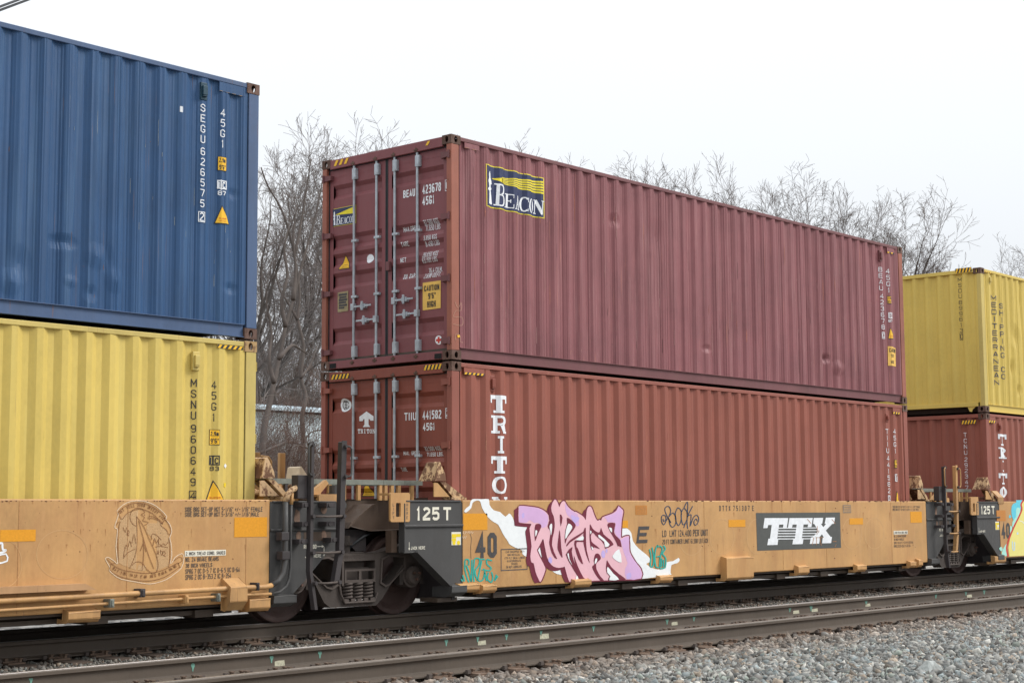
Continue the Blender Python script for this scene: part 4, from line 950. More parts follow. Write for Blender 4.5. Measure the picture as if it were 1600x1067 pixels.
# ------------------------------------------------------------------ well cars
YS = -.23            # outer plane of the side sills
ZS0, ZS1 = .292, 1.39
CARS = []
def bracket(car, u0, v0, u1, v1, mat=None, depth=.11, name='jacking_pad'):
    """box standing proud at the sill's bottom edge, with sloped shoulders"""
    x0, z1 = atY(u0, v0, YS-depth*.5); x1, z0 = atY(u1, v1, YS-depth*.5)
    d_ = depth*.62; M = MB().px([(YS+.002, z1+.004), (YS-d_, z1-.02), (YS-d_, z0+.035), (YS-d_+.035, z0), (YS+.09, z0-.01), (YS+.09, z0+.03), (YS+.002, z0+.03)], x0, x1)
    return obj(name, M, mat or TAN, car, bevel=.008)
def well_car(label, x0, x1, ledge=False):
    root = empty('well_car', ((x0+x1)/2, 1.219, .2), label, 'well car', 'articulated well car units of the train')
    for ys, yi in ((YS, YS+.10), (2*1.219-YS, 2*1.219-YS-.10)):
        a, b = sorted((ys, yi)); obj('side_sill', MB().box(x0, x1, a, b, ZS0, ZS1), TAN, root, bevel=.012)
    obj('sill_flange', MB().box(x0+.3, x1-.3, YS+.05, YS+.30, ZS0-.03, ZS0-.002), UNDER, root)
    # open well floor: cross members and longitudinal strips
    for i in range(9):
        xx = x0+.8+i*(x1-x0-1.6)/8
        obj('cross_bearer', MB().box(xx-.12, xx+.12, YS+.10, 2*1.219-YS-.1, .16, .236), UNDER, root)
    for y in (YS+.14, .45, 1.8, 2*1.219-YS-.24): obj('floor_stringer', MB().box(x0+.4, x1-.4, y, y+.12, .185, .232), UNDER, root)
    CARS.append(root); return root
carL = well_car('yellowish tan well car carrying the blue and yellow containers, with pipes along its sill', LEFTX+.05, -3.157, True)
carM = well_car('middle tan well car with the pink graffiti and TTX panel on its side', -.055, 12.345)
carR = well_car('rearmost tan well car with yellow and cyan graffiti at the right edge', 15.445, 27.8)
SF = Surf('Y', YS)
def mark(car, mat, fn, name='lettering', surf=SF):
    M = MB(); fn(M); return obj(name, M, mat, car)
def TT(st, u0, v0, u1, v1, bold=.015, off=.003, shear=0): return lambda M: SF.text(M, st, u0, v0, u1, v1, off, bold, shear)
# weld rings: faint raised ovals on the side sill
def ring(car, u, v, ru, rv):
    M = MB(); SF.pxstroke(M, [(u+ru*math.cos(i*math.pi/16), v+rv*math.sin(i*math.pi/16)) for i in range(33)], 1.1, .0015); obj('weld_mark', M, flat('faded_tan', (.55, .325, .145), .6, .1), car)
for u, v in ((1080, 840), (1128, 838), (1182, 838)): ring(carM, u, v, 19 if u < 1150 else 15, 27)
for u in (1331, 1366): ring(carM, u, 833, 15, 24)
ring(carL, 4, 880, 30, 38); ring(carL, 97, 866, 40, 38)

# ---- left car sill
for r_ in ((0, 827.6, 55.3, 845), (366, 808, 417, 838)): mark(carL, ORANGE, lambda M: SF.rect(M, *r_), 'reflector')
mark(carL, GREYT, lambda M: (SF.text(M, 'SIDE BRG SET-UP HGT 5-1/16" +/- 1/16" FEMALE', 289, 791.8, 410, 799), SF.text(M, 'SIDE BRG SET-UP HGT 5-3/16" +/- 1/16" MALE', 289, 799.8, 404.5, 806.6),
   SF.text(M, 'NO. 24 BRAKE BEAMS', 289.5, 869.7, 341.5, 876.6), SF.text(M, '38 INCH WHEELS', 289.5, 879.3, 331.5, 885.9), SF.text(M, 'SPRG 7 OC D-5 7 IC D-6 5 IIC D-6A', 289.5, 887, 374.5, 894.5), SF.text(M, 'SPRG 2 OC B-353 2 IC B-354', 289.5, 896, 361, 904)))
o = mark(carL, CREAM, lambda M: SF.rect(M, 288.6, 860, 352.6, 867.2), 'stencil_label'); M = MB(); SF.text(M, '2 INCH TREAD COND. SHOES', 290, 861.2, 351.5, 866.4, .005); obj('label_text', M, GREYT, o)
mark(carL, WHITE2, lambda M: (SF.pxstroke(M, [(-3, 850), (3, 848), (4, 858), (9, 859), (5, 862), (-4, 864)], 3.2, .003, 3, False), SF.pxstroke(M, [(-4, 868), (9, 865), (11, 876), (-4, 880)], 2.6, .003, 2, False)), 'graffiti_tag')
# lower ledge, train pipes, clamps and steps of the left car
def along(pxs, y):  # pixel polyline -> 3D points on plane y
    return [(atY(u, v, y)[0], y, atY(u, v, y)[1]) for u, v in pxs]
x0, za = atY(0, 918, YS-.1); x1, zb_ = atY(139, 914, YS-.1)
M = MB().py([(x0-6, za+.005), (x1-.06, za+.005), (x1+.06, za-.055), (x0-6, za-.055)], YS-.13, YS-.002); obj('ledge', M, paint('ledge_paint', (.44, .25, .12), .8, 1.2, rust=.25, rust_col=(.12, .05, .035), seed=40), carL, bevel=.006)
zp = atY(150, 932, YS-.10)[1]
pipe1 = [(-12, YS-.085, zp-.005), (-6.5, YS-.085, zp-.005), (-4.4, YS-.085, zp), (-3.42, YS-.085, zp+.005)]
r4 = lambda a, b: (380+a*.3, 680+b*.2999)
P1 = [(x, YS-.085, z) for x, z in (atY(*r4(a, b), YS-.085) for a, b in ((5, 793), (110, 790), (150, 780), (185, 755), (208, 715), (219, 650), (219, 500), (220, 345), (228, 312), (250, 285), (290, 268)))]
P1 += [(P1[-1][0]+.15, YS+.05, P1[-1][2]+.01), (P1[-1][0]+.3, YS+.4, P1[-1][2]+.01)]
obj('brake_pipe', MB().tube([(-12, YS-.085, P1[0][2]-.02), (-6.5, YS-.085, P1[0][2]-.01)]+P1[:3], .028, 10), TAN_G, carL, smooth=True)
obj('brake_pipe', MB().tube(P1[2:8], .030, 10), CHAR, carL, smooth=True); obj('brake_pipe', MB().tube(P1[7:], .033, 10), TAN_R, carL, smooth=True)
P2 = [(x, YS-.075, z) for x, z in (atY(*r4(a, b), YS-.075) for a, b in ((5, 831), (145, 825), (190, 815), (225, 785), (240, 745), (246, 690), (247, 500), (250, 360), (255, 300)))]
obj('air_hose_pipe', MB().tube([(-12, YS-.075, P2[0][2]-.03), (-6.5, YS-.075, P2[0][2]-.02)]+P2[:2], .016, 8), TAN_G, carL, smooth=True)
obj('air_hose_pipe', MB().tube(P2[1:8], .016, 8), CHAR, carL, smooth=True); obj('air_hose_pipe', MB().tube(P2[7:], .02, 8), TAN_G, carL, smooth=True)
for u, v, m_, w in ((222, 926, CHAR_R, 6), (174, 942, GALV2, 5), (291, 936, TAN_G, 4), (341, 933, GALV2, 4), (402, 916, CHAR_R, 4)):
    x, z = atY(u, v, YS-.1); M = MB().box(x-.01*w*.5, x+.01*w*.5, YS-.118, YS, z-.042, z+.042); M.box(x-.01*w*.25, x+.01*w*.25, YS-.128, YS-.117, z-.03, z+.03); obj('pipe_clamp', M, m_, carL, bevel=.006)
for (a, b) in ((213, 540), (216, 640)):
    x, z = atY(*r4(a+2, b-15), YS-.1)
    M = MB().box(x-.055, x+.055, YS-.12, YS-.02, z-.045, z+.045); obj('pipe_clamp', M, CHAR_R, carL, bevel=.006)
def step_px(car, u0, v0, u1, v1, mat, depth=.16, name='jacking_pad'): return bracket(car, u0, v0, u1, v1, mat, depth, name)
xs_, zt_ = atY(354, 905, YS-.12); xe_, zb2 = atY(383, 953, YS-.12); zm_ = atY(368, 917, YS-.12)[1]
M = MB().px([(YS, zt_+.01), (YS-.15, zm_), (YS-.15, zb2+.10), (YS-.06, zb2), (YS+.0, zb2+.01), (YS, zm_-.05)], xs_+.03, xe_); obj('side_bracket', M, TAN_G, carL, bevel=.006)
step_px(carL, 105, 953.5, 154, 970, TAN_G, .14); step_px(carL, 388, 934, 420, 953, TAN_G, .13)

# ---- vulture cartoon drawn in paint stick on the left car (strokes only)
k1 = lambda pts: [(160+a*.1312, 775+b*.1312) for a, b in pts]
fillpts = [(205, 250), (280, 200), (360, 170), (430, 150), (520, 165), (600, 215), (690, 320), (760, 400), (790, 520), (800, 700), (785, 840), (680, 885), (560, 900), (400, 885), (250, 830), (195, 800), (180, 620), (190, 420)]
def hatch(M):
    poly = k1(fillpts)
    # pale chalk hatching, cut into slanted strokes inside the oval
    for i in range(46):
        x0 = 190+i*13.2
        ys = []
        for j in range(len(fillpts)):
            (xa, ya), (xb, yb) = fillpts[j], fillpts[(j+1) % len(fillpts)]
            if (xa-x0)*(xb-x0) < 0: ys.append(ya+(yb-ya)*(x0-xa)/(xb-xa))
        if len(ys) >= 2:
            a, b = min(ys)+10, max(ys)-10
            if 330 < x0 < 545: a = max(a, 0); seglist = [(a, a+1)] if x0 < 400 else []
            seglist = [(a, b)]
            if 410 < x0 < 640: seglist = [(a+0, min(b, 330+(x0-410)*.2))] if x0 < 420 else [(b-60, b)] if x0 < 520 else [(320, 420+(x0-520))]
            for p_, q_ in seglist:
                if q_-p_ > 25: SF.pxstroke(M, k1([(x0+8, p_), (x0, (p_+q_)/2), (x0-6, q_)]), 1.25, .002)
M = MB(); hatch(M); obj('chalk_hatching', M, CHALKF, carL)
M = MB()
out1 = [(170, 180), (240, 105), (340, 60), (470, 55), (590, 90), (680, 150), (765, 240), (750, 275), (800, 330), (825, 420), (800, 490), (815, 560), (825, 700), (805, 800), (840, 770), (860, 730), (945, 680), (970, 740), (940, 850), (860, 920), (760, 990), (620, 1035), (520, 1040), (380, 1015), (220, 985), (130, 930), (80, 880), (90, 850), (45, 770), (35, 740), (70, 725), (150, 780), (180, 800), (160, 600), (180, 400), (150, 380), (150, 340), (190, 215)]
SF.pxstroke(M, k1(out1), 1.2, .003, 2, True); obj('chalk_outline', M, CHALK, carL)
M = MB()
for pts, cl in (([(185, 190), (250, 130), (350, 85), (470, 80), (590, 120), (690, 190), (750, 260)], 0), ([(240, 270), (290, 205), (370, 165), (450, 150), (540, 175), (620, 225), (700, 330)], 0),
  ([(185, 190), (215, 260), (240, 270)], 0), ([(750, 260), (730, 300), (690, 340), (760, 400), (790, 460), (815, 420), (790, 340), (750, 275)], 0),
  ([(400, 355), (350, 320), (325, 250), (345, 180), (400, 140), (460, 145), (505, 190), (460, 215), (500, 250), (480, 290), (545, 310), (500, 345)], 0),
  ([(545, 240), (600, 240), (680, 280), (720, 330), (660, 285), (590, 260), (550, 265)], 1),
  ([(405, 240), (410, 400), (410, 560), (390, 700), (320, 860)], 0), ([(405, 240), (490, 360), (560, 520), (640, 700), (660, 820), (640, 900), (590, 915), (520, 860), (470, 790), (400, 780), (350, 820)], 0),
  ([(430, 290), (480, 480), (540, 680), (610, 860)], 0), ([(485, 500), (490, 700), (470, 880)], 0), ([(485, 560), (450, 650)], 0), ([(490, 560), (520, 660)], 0), ([(580, 520), (590, 450), (640, 460), (700, 520)], 0),
  ([(245, 740), (300, 670), (390, 625)], 0), ([(250, 720), (270, 600), (285, 580), (300, 640)], 0), ([(305, 600), (325, 530), (345, 600)], 0), ([(350, 560), (375, 450), (395, 560)], 0),
  ([(245, 370), (270, 430), (285, 370)], 0), ([(290, 460), (300, 400), (320, 430), (300, 440), (310, 470), (290, 460)], 0),
  ([(600, 590), (620, 500), (640, 560), (670, 500), (660, 590)], 0), ([(680, 560), (700, 590), (720, 560), (750, 580), (780, 545)], 0), ([(630, 600), (700, 595), (780, 610)], 0),
  ([(650, 690), (660, 640), (665, 690)], 0), ([(690, 640), (700, 700), (720, 660), (700, 655)], 0), ([(730, 700), (750, 680), (730, 650), (715, 690), (750, 715)], 0),
  ([(210, 300), (185, 420), (180, 600), (190, 780)], 0), ([(790, 490), (800, 620), (800, 760), (785, 840)], 0), ([(100, 800), (220, 870), (350, 895), (520, 915), (680, 890), (800, 840), (900, 790)], 0), ([(90, 880), (200, 950), (380, 995), (560, 1005), (740, 960), (920, 840)], 0),
  ([(100, 800), (85, 880)], 0), ([(900, 790), (925, 850)], 0), ([(845, 770), (920, 720), (950, 760), (900, 800)], 0), ([(50, 745), (110, 800), (150, 790)], 0), ([(190, 300), (165, 345)], 0), ([(720, 300), (745, 280)], 0)):
    SF.pxstroke(M, k1(pts), .9, .0045, 3, bool(cl))
def arctext(M, st, pts, h):
    q = spline(k1(pts), 8, False); ds = [0]
    for a, b in zip(q, q[1:]): ds.append(ds[-1]+math.hypot(b[0]-a[0], b[1]-a[1]))
    for i, ch in enumerate(st):
        if ch == ' ': continue
        dd = ds[-1]*(i+.5)/len(st); j = max(k for k in range(len(ds)) if ds[k] <= dd); j = min(j, len(q)-2)
        x, y = q[j]; a = math.atan2(q[j+1][1]-y, q[j+1][0]-x); ww = ds[-1]/len(st)*.66
        for gq in glyph_quads(ch, -ww/2, ww/2, 0, h, h*.15): SF.put(M, [SF.ab(x+gx*math.cos(a)+gy*math.sin(a), y+gx*math.sin(a)-gy*math.cos(a)) for gx, gy in gq], .0045)
arctext(M, 'GET WELL SOON GREEDY JAM', [(215, 205), (290, 155), (390, 125), (480, 125), (580, 165), (660, 225), (725, 290)], 5)
arctext(M, 'MAY YOU WALK FAR AND MARK HARD', [(115, 870), (220, 925), (350, 955), (500, 975), (650, 955), (780, 905), (900, 830)], 5)
obj('paint_stick_drawing', M, PENCIL, carL)

# ---- middle car sill lettering
for r_ in ((723.4, 802, 761.4, 827.4), (1138, 811.9, 1164.5, 822.7), (1327, 809.4, 1348.4, 818.8), (1422, 799, 1440.5, 816), (968, 813, 981, 825)): mark(carM, ORANGE, lambda M: SF.rect(M, *r_), 'reflector')
mark(carM, GREYT, lambda M: (SF.text(M, '40', 743.5, 832, 776, 871, .004, .045),))
mark(carM, GREYT, lambda M: SF.text(M, 'E', 993.8, 822, 1010.8, 848, .004, .045, .25))
mark(carM, GREYT, lambda M: (SF.text(M, 'LD  LMT 124,400 PER UNIT', 1034.6, 827.4, 1106, 837.6, .003, .02), SF.text(M, '20 FT CONTAINER LIMIT 61,500 LB EACH', 1034.9, 841.6, 1106, 848.8), SF.text(M, 'D T T X  7 5 1 3 0 7  E', 1123.7, 789.6, 1177.6, 797.8, .003, .02),
  SF.text(M, 'SIDE BRG SET-UP HGT 5-1/16" +/- 1/16" FEMALE', 1394.7, 789.9, 1437.5, 793.2, .003, 0), SF.text(M, 'SIDE BRG SET-UP HGT 5-3/16" +/- 1/16" MALE', 1394.7, 794.2, 1435.5, 797.5, .003, 0),
  SF.text(M, 'NO. 24 BRAKE BEAMS', 1396.6, 835.5, 1415.5, 839), SF.text(M, '38 INCH WHEELS', 1396.6, 840.5, 1412, 844), SF.text(M, 'SPRG 7 OC D-5 7 IC D-6 5 IIC D-6A', 1396.6, 845.5, 1426.5, 849), SF.text(M, 'SPRG 2 OC B-353 2 IC B-354', 1396.6, 850.5, 1422.5, 854.5)))
o = mark(carM, CREAM, lambda M: SF.rect(M, 1396, 829, 1418.2, 834), 'stencil_label'); M = MB(); SF.text(M, '2 INCH TREAD COND. SHOES', 1397, 829.9, 1417.5, 833.3, .005); obj('label_text', M, GREYL, o)
mark(carM, GREYL, lambda M: (SF.frame(M, 782.3, 857.3, 824, 889.5, .012), SF.text(M, 'CAR EQUIPPED WITH', 790, 859.8, 819, 863), SF.text(M, 'NON-METALLIC', 793, 864.6, 812, 867.8), SF.text(M, 'CTR PLT BOWL LINERS', 788.5, 869.4, 820, 872.6), SF.text(M, 'IN INTERMEDIATE', 792, 874.2, 814, 877.4), SF.text(M, 'TRUCKS', 798.5, 878.8, 808.5, 882), SF.text(M, 'DO NOT LUBRICATE', 791, 883.3, 815, 886.8)), 'stencil_box')
o = mark(carM, ORANGE2, lambda M: SF.rect(M, 992.5, 789.3, 1010.9, 803.8), 'service_label'); M = MB(); [SF.text(M, w_, 994.5, 791+i*3.1, 1009, 793.2+i*3.1, .005, 0) for i, w_ in enumerate(('TEST LABEL', 'AIR BRAKES', 'CAR DATE', 'SHOP'))]; obj('label_text', M, TAN_G, o)
o = mark(carM, flat('grey_label', (.26, .2, .15), .6, .3), lambda M: SF.rect(M, 1316.6, 788.4, 1329.8, 801), 'service_label'); M = MB(); [SF.rect(M, 1317.8, 790+i*2.7, 1328.8, 791.3+i*2.7, .005) for i in range(4)]; obj('label_text', M, TAN_G, o)
# TTX panel
o = mark(carM, flat('panel_grey', (.085, .088, .082), .55, .12), lambda M: SF.pxshape(M, [(1181, 801), (1312.2, 800.2), (1314, 855.3), (1183, 860)], .003), 'logo_panel')
q3 = lambda pts: [(1170+a*.1, 785+b*.1) for a, b in pts]
M = MB()
for i, pg in enumerate(([(245, 240), (612, 240), (590, 390), (530, 390), (538, 340), (470, 342), (440, 562), (458, 562), (445, 658), (285, 662), (302, 562), (328, 560), (355, 346), (298, 350), (288, 395), (222, 397)],
    [(632, 240), (995, 238), (975, 380), (915, 382), (922, 338), (852, 340), (826, 552), (850, 552), (838, 645), (677, 650), (692, 558), (716, 557), (745, 340), (680, 342), (672, 388), (608, 390)],
    [(1010, 238), (1158, 236), (1142, 330), (1122, 330), (1160, 382), (1205, 330), (1182, 330), (1200, 234), (1342, 232), (1328, 330), (1300, 330), (1198, 435), (1275, 535), (1295, 535), (1282, 630), (1140, 634), (1152, 545), (1168, 540), (1138, 492), (1095, 545), (1108, 545), (1095, 638), (948, 643), (965, 542), (990, 540), (1085, 440), (1020, 335), (1000, 330)])):
    SF.pxshape(M, q3(pg), .0045+.0004*i)
for i in range(5):
    y = 390+i*42
    SF.pxshape(M, q3([(445, y), (740, y-1), (740, y+13), (445, y+15)]), .006); SF.pxshape(M, q3([(830, y-1), (1085-abs(i-1)*22, y-3), (1085-abs(i-1)*22, y+9), (830, y+12)]), .0061)
obj('logo_lettering', M, WHITE, o)
M = MB()
for pts in ([(905, 255), (940, 290), (965, 325)], [(1010, 540), (1000, 600), (985, 660)], [(1050, 540), (1055, 600), (1050, 660)], [(1105, 545), (1115, 620), (1130, 670)], [(1290, 260), (1320, 290), (1345, 330)], [(1065, 365), (1060, 500)], [(1360, 650), (1340, 690)], [(1090, 430), (1085, 470)], [(1040, 545), (1150, 545)]): SF.pxstroke(M, q3(pts), .8, .0072)
SF.pxshape(M, q3([(1305, 600), (1365, 602), (1365, 611), (1305, 609)]), .0072); obj('rust_runs', M, flat('rust_run', (.38, .18, .08), .8, .5, sc=40), o)
# tags
mark(carM, SLATE, lambda M: [SF.pxstroke(M, [(1020+a*.1172, 775+b*.1172) for a, b in p], 1.35, .004, 3, False) for p in (
    [(235, 355), (165, 210), (165, 150), (210, 135), (235, 180), (225, 240), (180, 320), (145, 380), (115, 330), (120, 260), (160, 255), (175, 300), (145, 335), (135, 300)],
    [(185, 260), (240, 350)], [(215, 270), (265, 220), (305, 280), (300, 370), (260, 412), (225, 370), (215, 300)], [(330, 150), (375, 190), (375, 320), (340, 390), (305, 320), (300, 220), (330, 150)],
    [(415, 155), (455, 210), (455, 310), (405, 380), (380, 310), (380, 210), (415, 155)], [(415, 150), (450, 80), (465, 110), (455, 330), (465, 435)], [(530, 130), (465, 260), (510, 245), (495, 400), (535, 290), (580, 250), (610, 290), (595, 360), (560, 385), (545, 340), (575, 300), (590, 330)], [(440, 345), (410, 420)])], 'graffiti_tag')
mark(carM, TEAL, lambda M: [SF.pxstroke(M, [(715+a*.14065, 770+b*.14065) for a, b in p], 2.2, .004, 3, False) for p in (
    [(80, 745), (80, 850), (110, 960), (125, 990)], [(80, 740), (110, 735), (125, 760), (120, 800)], [(95, 800), (130, 890), (150, 985), (158, 740)], [(185, 730), (175, 860), (180, 985)], [(190, 725), (240, 730), (235, 800), (190, 870), (220, 970)], [(245, 735), (300, 735)], [(265, 750), (245, 850), (225, 965), (280, 960), (300, 850), (270, 855)],
    [(320, 735), (325, 790), (370, 830), (350, 860), (310, 855)], [(325, 735), (380, 750)], [(300, 870), (320, 975)], [(340, 880), (330, 950), (370, 990), (390, 940), (375, 875)], [(55, 910), (75, 980)], [(38, 955), (55, 980)], [(430, 905), (410, 975)], [(445, 920), (420, 960)])], 'graffiti_tag')
mark(carM, TEAL, lambda M: [SF.pxstroke(M, [(890+a*.1125, 840+b*.1125) for a, b in p], 2.0, .0075, 3, False) for p in (
    [(1105, 155), (1125, 260), (1115, 385), (1150, 395), (1165, 300), (1150, 180), (1140, 130)], [(1215, 100), (1185, 180), (1180, 300), (1195, 400), (1235, 410)], [(1215, 100), (1235, 130)], [(1205, 260), (1245, 255)], [(1245, 110), (1285, 150), (1255, 260), (1250, 415), (1290, 420)], [(1275, 280), (1270, 400)], [(1295, 105), (1325, 150), (1285, 220), (1330, 280), (1325, 400), (1290, 420)], [(1300, 300), (1300, 400)])], 'graffiti_tag')
mark(carM, CHALK, lambda M: [SF.pxstroke(M, [(715+a*.14065, 770+b*.14065) for a, b in p], .7, .003, 2, False) for p in ([(65, 425), (62, 450), (85, 450), (80, 425)], [(90, 425), (110, 445), (125, 420), (130, 450)], [(135, 445), (150, 425), (160, 450), (172, 430)], [(55, 480), (60, 505), (75, 480), (80, 510), (95, 475)])], 'graffiti_tag')
mark(carM, GREYT, lambda M: SF.pxstroke(M, [(715+a*.14065, 770+b*.14065) for a, b in ((135, 450), (152, 500), (145, 600), (148, 730))], .55, .003, 3, False), 'drip_line')
# pink mural
A_ = lambda *p: [(780+a*.08433, 770+b*.08433) for a, b in p]
B_ = lambda *p: [(780+a*.08433, 850+b*.08433) for a, b in p]
C_ = lambda *p: [(890+a*.08433, 770+b*.08433) for a, b in p]
D_ = lambda *p: [(890+a*.1125, 840+b*.1125) for a, b in p]
E_ = lambda *p: [(715+a*.14065, 770+b*.14065) for a, b in p]
G_ = lambda *p: [(700+a*.25, 760+b*.25) for a, b in p]
cloud = E_((72, 195), (100, 162), (130, 140), (140, 100), (160, 70), (200, 66), (270, 68), (345, 68), (352, 130), (400, 190), (470, 210), (530, 262), (570, 225), (610, 270), (640, 360))+G_((430, 225), (600, 240), (800, 250), (1085, 258), (1120, 262), (1145, 290), (1155, 340), (1190, 385), (1240, 425), (1262, 450), (1262, 470), (1238, 482), (1270, 505), (1310, 517), (1360, 508), (1365, 472), (1405, 465), (1440, 444), (1446, 462), (1430, 478), (1395, 490), (1390, 540), (1384, 551), (1215, 575), (1010, 581), (930, 585), (890, 560), (760, 540), (725, 551), (680, 545), (645, 520), (620, 480), (590, 440), (500, 440))+B_((430, 180), (420, 110), (300, 62), (190, 0))+E_((560, 540), (500, 450), (450, 352), (400, 322), (330, 262), (270, 165), (250, 95), (210, 82), (165, 108), (150, 165), (100, 212), (76, 210))
mural = mark(carM, WHITE2, lambda M: SF.pxshape(M, cloud, .003, 2), 'graffiti_mural')
sil = A_((370, 235), (560, 250), (720, 275), (840, 335), (905, 410), (915, 490), (950, 480), (975, 400), (955, 330), (960, 250), (985, 170), (1020, 122), (1050, 132), (1085, 200), (1105, 262), (1130, 200), (1170, 152), (1210, 157), (1250, 230), (1330, 310), (1405, 352)) + \
      C_((100, 340), (200, 400), (260, 450), (290, 500), (300, 440), (310, 330), (335, 265), (365, 245), (400, 270), (430, 350), (460, 430), (490, 490), (520, 512), (550, 492), (577, 510), (595, 460), (640, 430), (780, 380), (860, 320), (900, 240), (930, 270), (985, 320), (980, 400), (960, 500), (950, 650), (945, 780), (955, 830), (1010, 802), (1093, 790), (1092, 850), (1100, 960)) + \
      D_((830, 190), (870, 270), (920, 350), (985, 430), (990, 563), (760, 577), (525, 588), (345, 592), (240, 600))+B_((1430, 650), (1345, 685), (1290, 688), (1230, 500), (1205, 412), (1190, 418), (1100, 435), (1000, 410), (930, 340), (880, 240), (850, 100), (830, 0)) + \
      A_((822, 900), (808, 850), (790, 870), (740, 970), (705, 1030))+B_((695, 120), (760, 260), (845, 430), (840, 500), (800, 610), (755, 695), (720, 640), (670, 520), (640, 380), (625, 345), (590, 330), (570, 220), (590, 60))+A_((590, 950), (565, 750), (555, 650), (588, 582), (560, 567), (380, 550), (352, 500), (352, 300))
def clampb(pts): return [(u, min(v, 908.8-(u-880)*.037)) for u, v in pts]
for i in range(1, 4): 
    M = MB(); SF.pxshape(M, clampb([(u-2.2*i, v+1.7*i) for u, v in sil]), .0045+.0003*i, 2); obj('mural_shadow', M, WINE, mural)
M = MB(); SF.pxstroke(M, clampb(sil), 3.6, .006, 2, True); obj('mural_outline', M, WINE, mural)
M = MB(); SF.pxshape(M, clampb(sil), .0068, 2); obj('mural_letters', M, PINK, mural)
M = MB(); SF.pxshape(M, A_((372, 242), (560, 256), (720, 282), (830, 345), (893, 420), (900, 490), (878, 600), (820, 640), (775, 640), (770, 590), (700, 548), (640, 555), (560, 500), (500, 545), (380, 542), (358, 500), (358, 300)), .0076, 2); obj('mural_letter_fill', M, LILAC, mural)
M = MB(); SF.pxshape(M, C_((640, 440), (780, 390), (865, 330), (902, 252), (972, 325), (955, 500), (942, 650), (936, 850), (860, 780), (822, 700), (842, 600), (835, 545), (700, 540), (680, 490)), .0076, 2); obj('mural_letter_fill', M, LILAC, mural)
M = MB(); SF.pxshape(M, C_((945, 860), (1085, 800), (1092, 950))+D_((825, 190), (870, 280), (978, 430), (985, 558), (785, 570), (765, 430), (800, 350), (745, 200), (710, 60)), .0076, 2); obj('mural_letter_fill', M, LILAC, mural)
M = MB(); SF.pxshape(M, A_((1215, 180), (1260, 260), (1340, 330), (1423, 375))+C_((150, 420), (170, 600), (100, 600), (50, 530))+A_((1330, 480), (1250, 400), (1220, 300)), .0076, 2); obj('mural_letter_fill', M, LILAC, mural)
M = MB(); SF.pxshape(M, C_((20, 400), (100, 440), (170, 450), (160, 500), (90, 560), (50, 540)), .0082, 2); obj('mural_spot', M, VIOLET, mural)
M = MB(); SF.pxshape(M, B_((905, 260), (940, 230), (970, 270), (970, 330), (940, 350), (905, 310)), .0082, 2); obj('mural_spot', M, VIOLET, mural)
M = MB(); SF.pxshape(M, D_((435, 200), (460, 170), (488, 200), (485, 260), (460, 278), (437, 250)), .0082, 2); obj('mural_spot', M, VIOLET, mural)
M = MB(); SF.pxshape(M, D_((490, 170), (505, 150), (522, 170), (515, 205), (498, 205)), .0082, 2); obj('mural_spot', M, VIOLET, mural)
M = MB(); SF.pxshape(M, A_((410, 400), (440, 360), (460, 400), (450, 460), (420, 460)), .0082, 2); obj('mural_spot', M, VIOLET, mural)
M = MB(); SF.pxshape(M, D_((790, 500), (840, 480), (850, 540), (810, 568), (785, 560)), .0082, 2); obj('mural_spot', M, VIOLET, mural)
gaps = [A_((905, 300), (948, 175), (962, 160), (955, 260), (965, 350), (1000, 430), (1020, 560), (1010, 700), (980, 830), (970, 960))+B_((980, 50), (1010, 150), (1065, 265), (1020, 250), (960, 150), (930, 40))+A_((918, 900), (940, 760), (935, 700), (895, 640), (890, 600), (920, 500), (915, 400)),
  A_((660, 590), (690, 570), (740, 570), (770, 600), (760, 650), (700, 780), (655, 890), (645, 700)), A_((1115, 395), (1165, 455), (1130, 615)), A_((1110, 680), (1130, 850), (1140, 1000))+B_((1165, 240), (1130, 210), (1090, 130))+A_((1070, 1000), (1085, 850)),
  A_((1245, 455), (1330, 500), (1390, 560), (1405, 620), (1340, 720), (1250, 830), (1215, 940), (1205, 850), (1215, 700), (1250, 560)),
  C_((290, 630), (262, 700), (120, 790), (0, 870), (-70, 960), (-60, 985), (0, 915), (120, 835), (240, 745)), C_((250, 700), (290, 640), (295, 860), (310, 1067))+D_((275, 350), (225, 240), (190, 90))+C_((245, 870)),
  C_((85, 880), (240, 878), (240, 905), (125, 905), (120, 1000))+D_((110, 150), (182, 362), (120, 300), (70, 150)),
  B_((1225, 185), (1345, 45), (1335, 130), (1360, 260), (1400, 380))+D_((50, 240), (110, 400), (180, 540), (235, 598), (150, 600), (75, 480))+B_((1400, 520), (1330, 400)),
  C_((370, 570), (420, 660), (500, 720), (550, 720), (575, 640), (620, 760), (740, 860), (800, 940), (780, 970), (650, 1030), (640, 970), (580, 880), (510, 820), (460, 770), (430, 735), (400, 750), (385, 800), (400, 900), (470, 960), (555, 1035), (440, 1000), (420, 1060), (380, 1000), (360, 800), (365, 650)),
  D_((335, 270), (350, 225), (390, 215), (425, 260), (420, 300), (370, 345), (362, 380), (370, 440), (420, 530), (470, 588), (420, 590), (350, 500), (305, 400), (335, 370), (328, 320)),
  C_((690, 590), (730, 550), (830, 555), (835, 600), (815, 720), (850, 790), (930, 870), (955, 1000))+D_((775, 340), (770, 375), (730, 375), (640, 335), (580, 250), (590, 210), (650, 150), (665, 110))+C_((885, 990), (840, 880), (740, 710)),
  D_((515, 310), (570, 400), (680, 500), (775, 572), (690, 578), (530, 588), (548, 530), (510, 490), (498, 420), (505, 350))]
for i, g_ in enumerate(gaps): M = MB(); SF.pxshape(M, clampb(g_), .0090+.0002*(i % 5), 2); obj('mural_shading', M, WINE, mural)
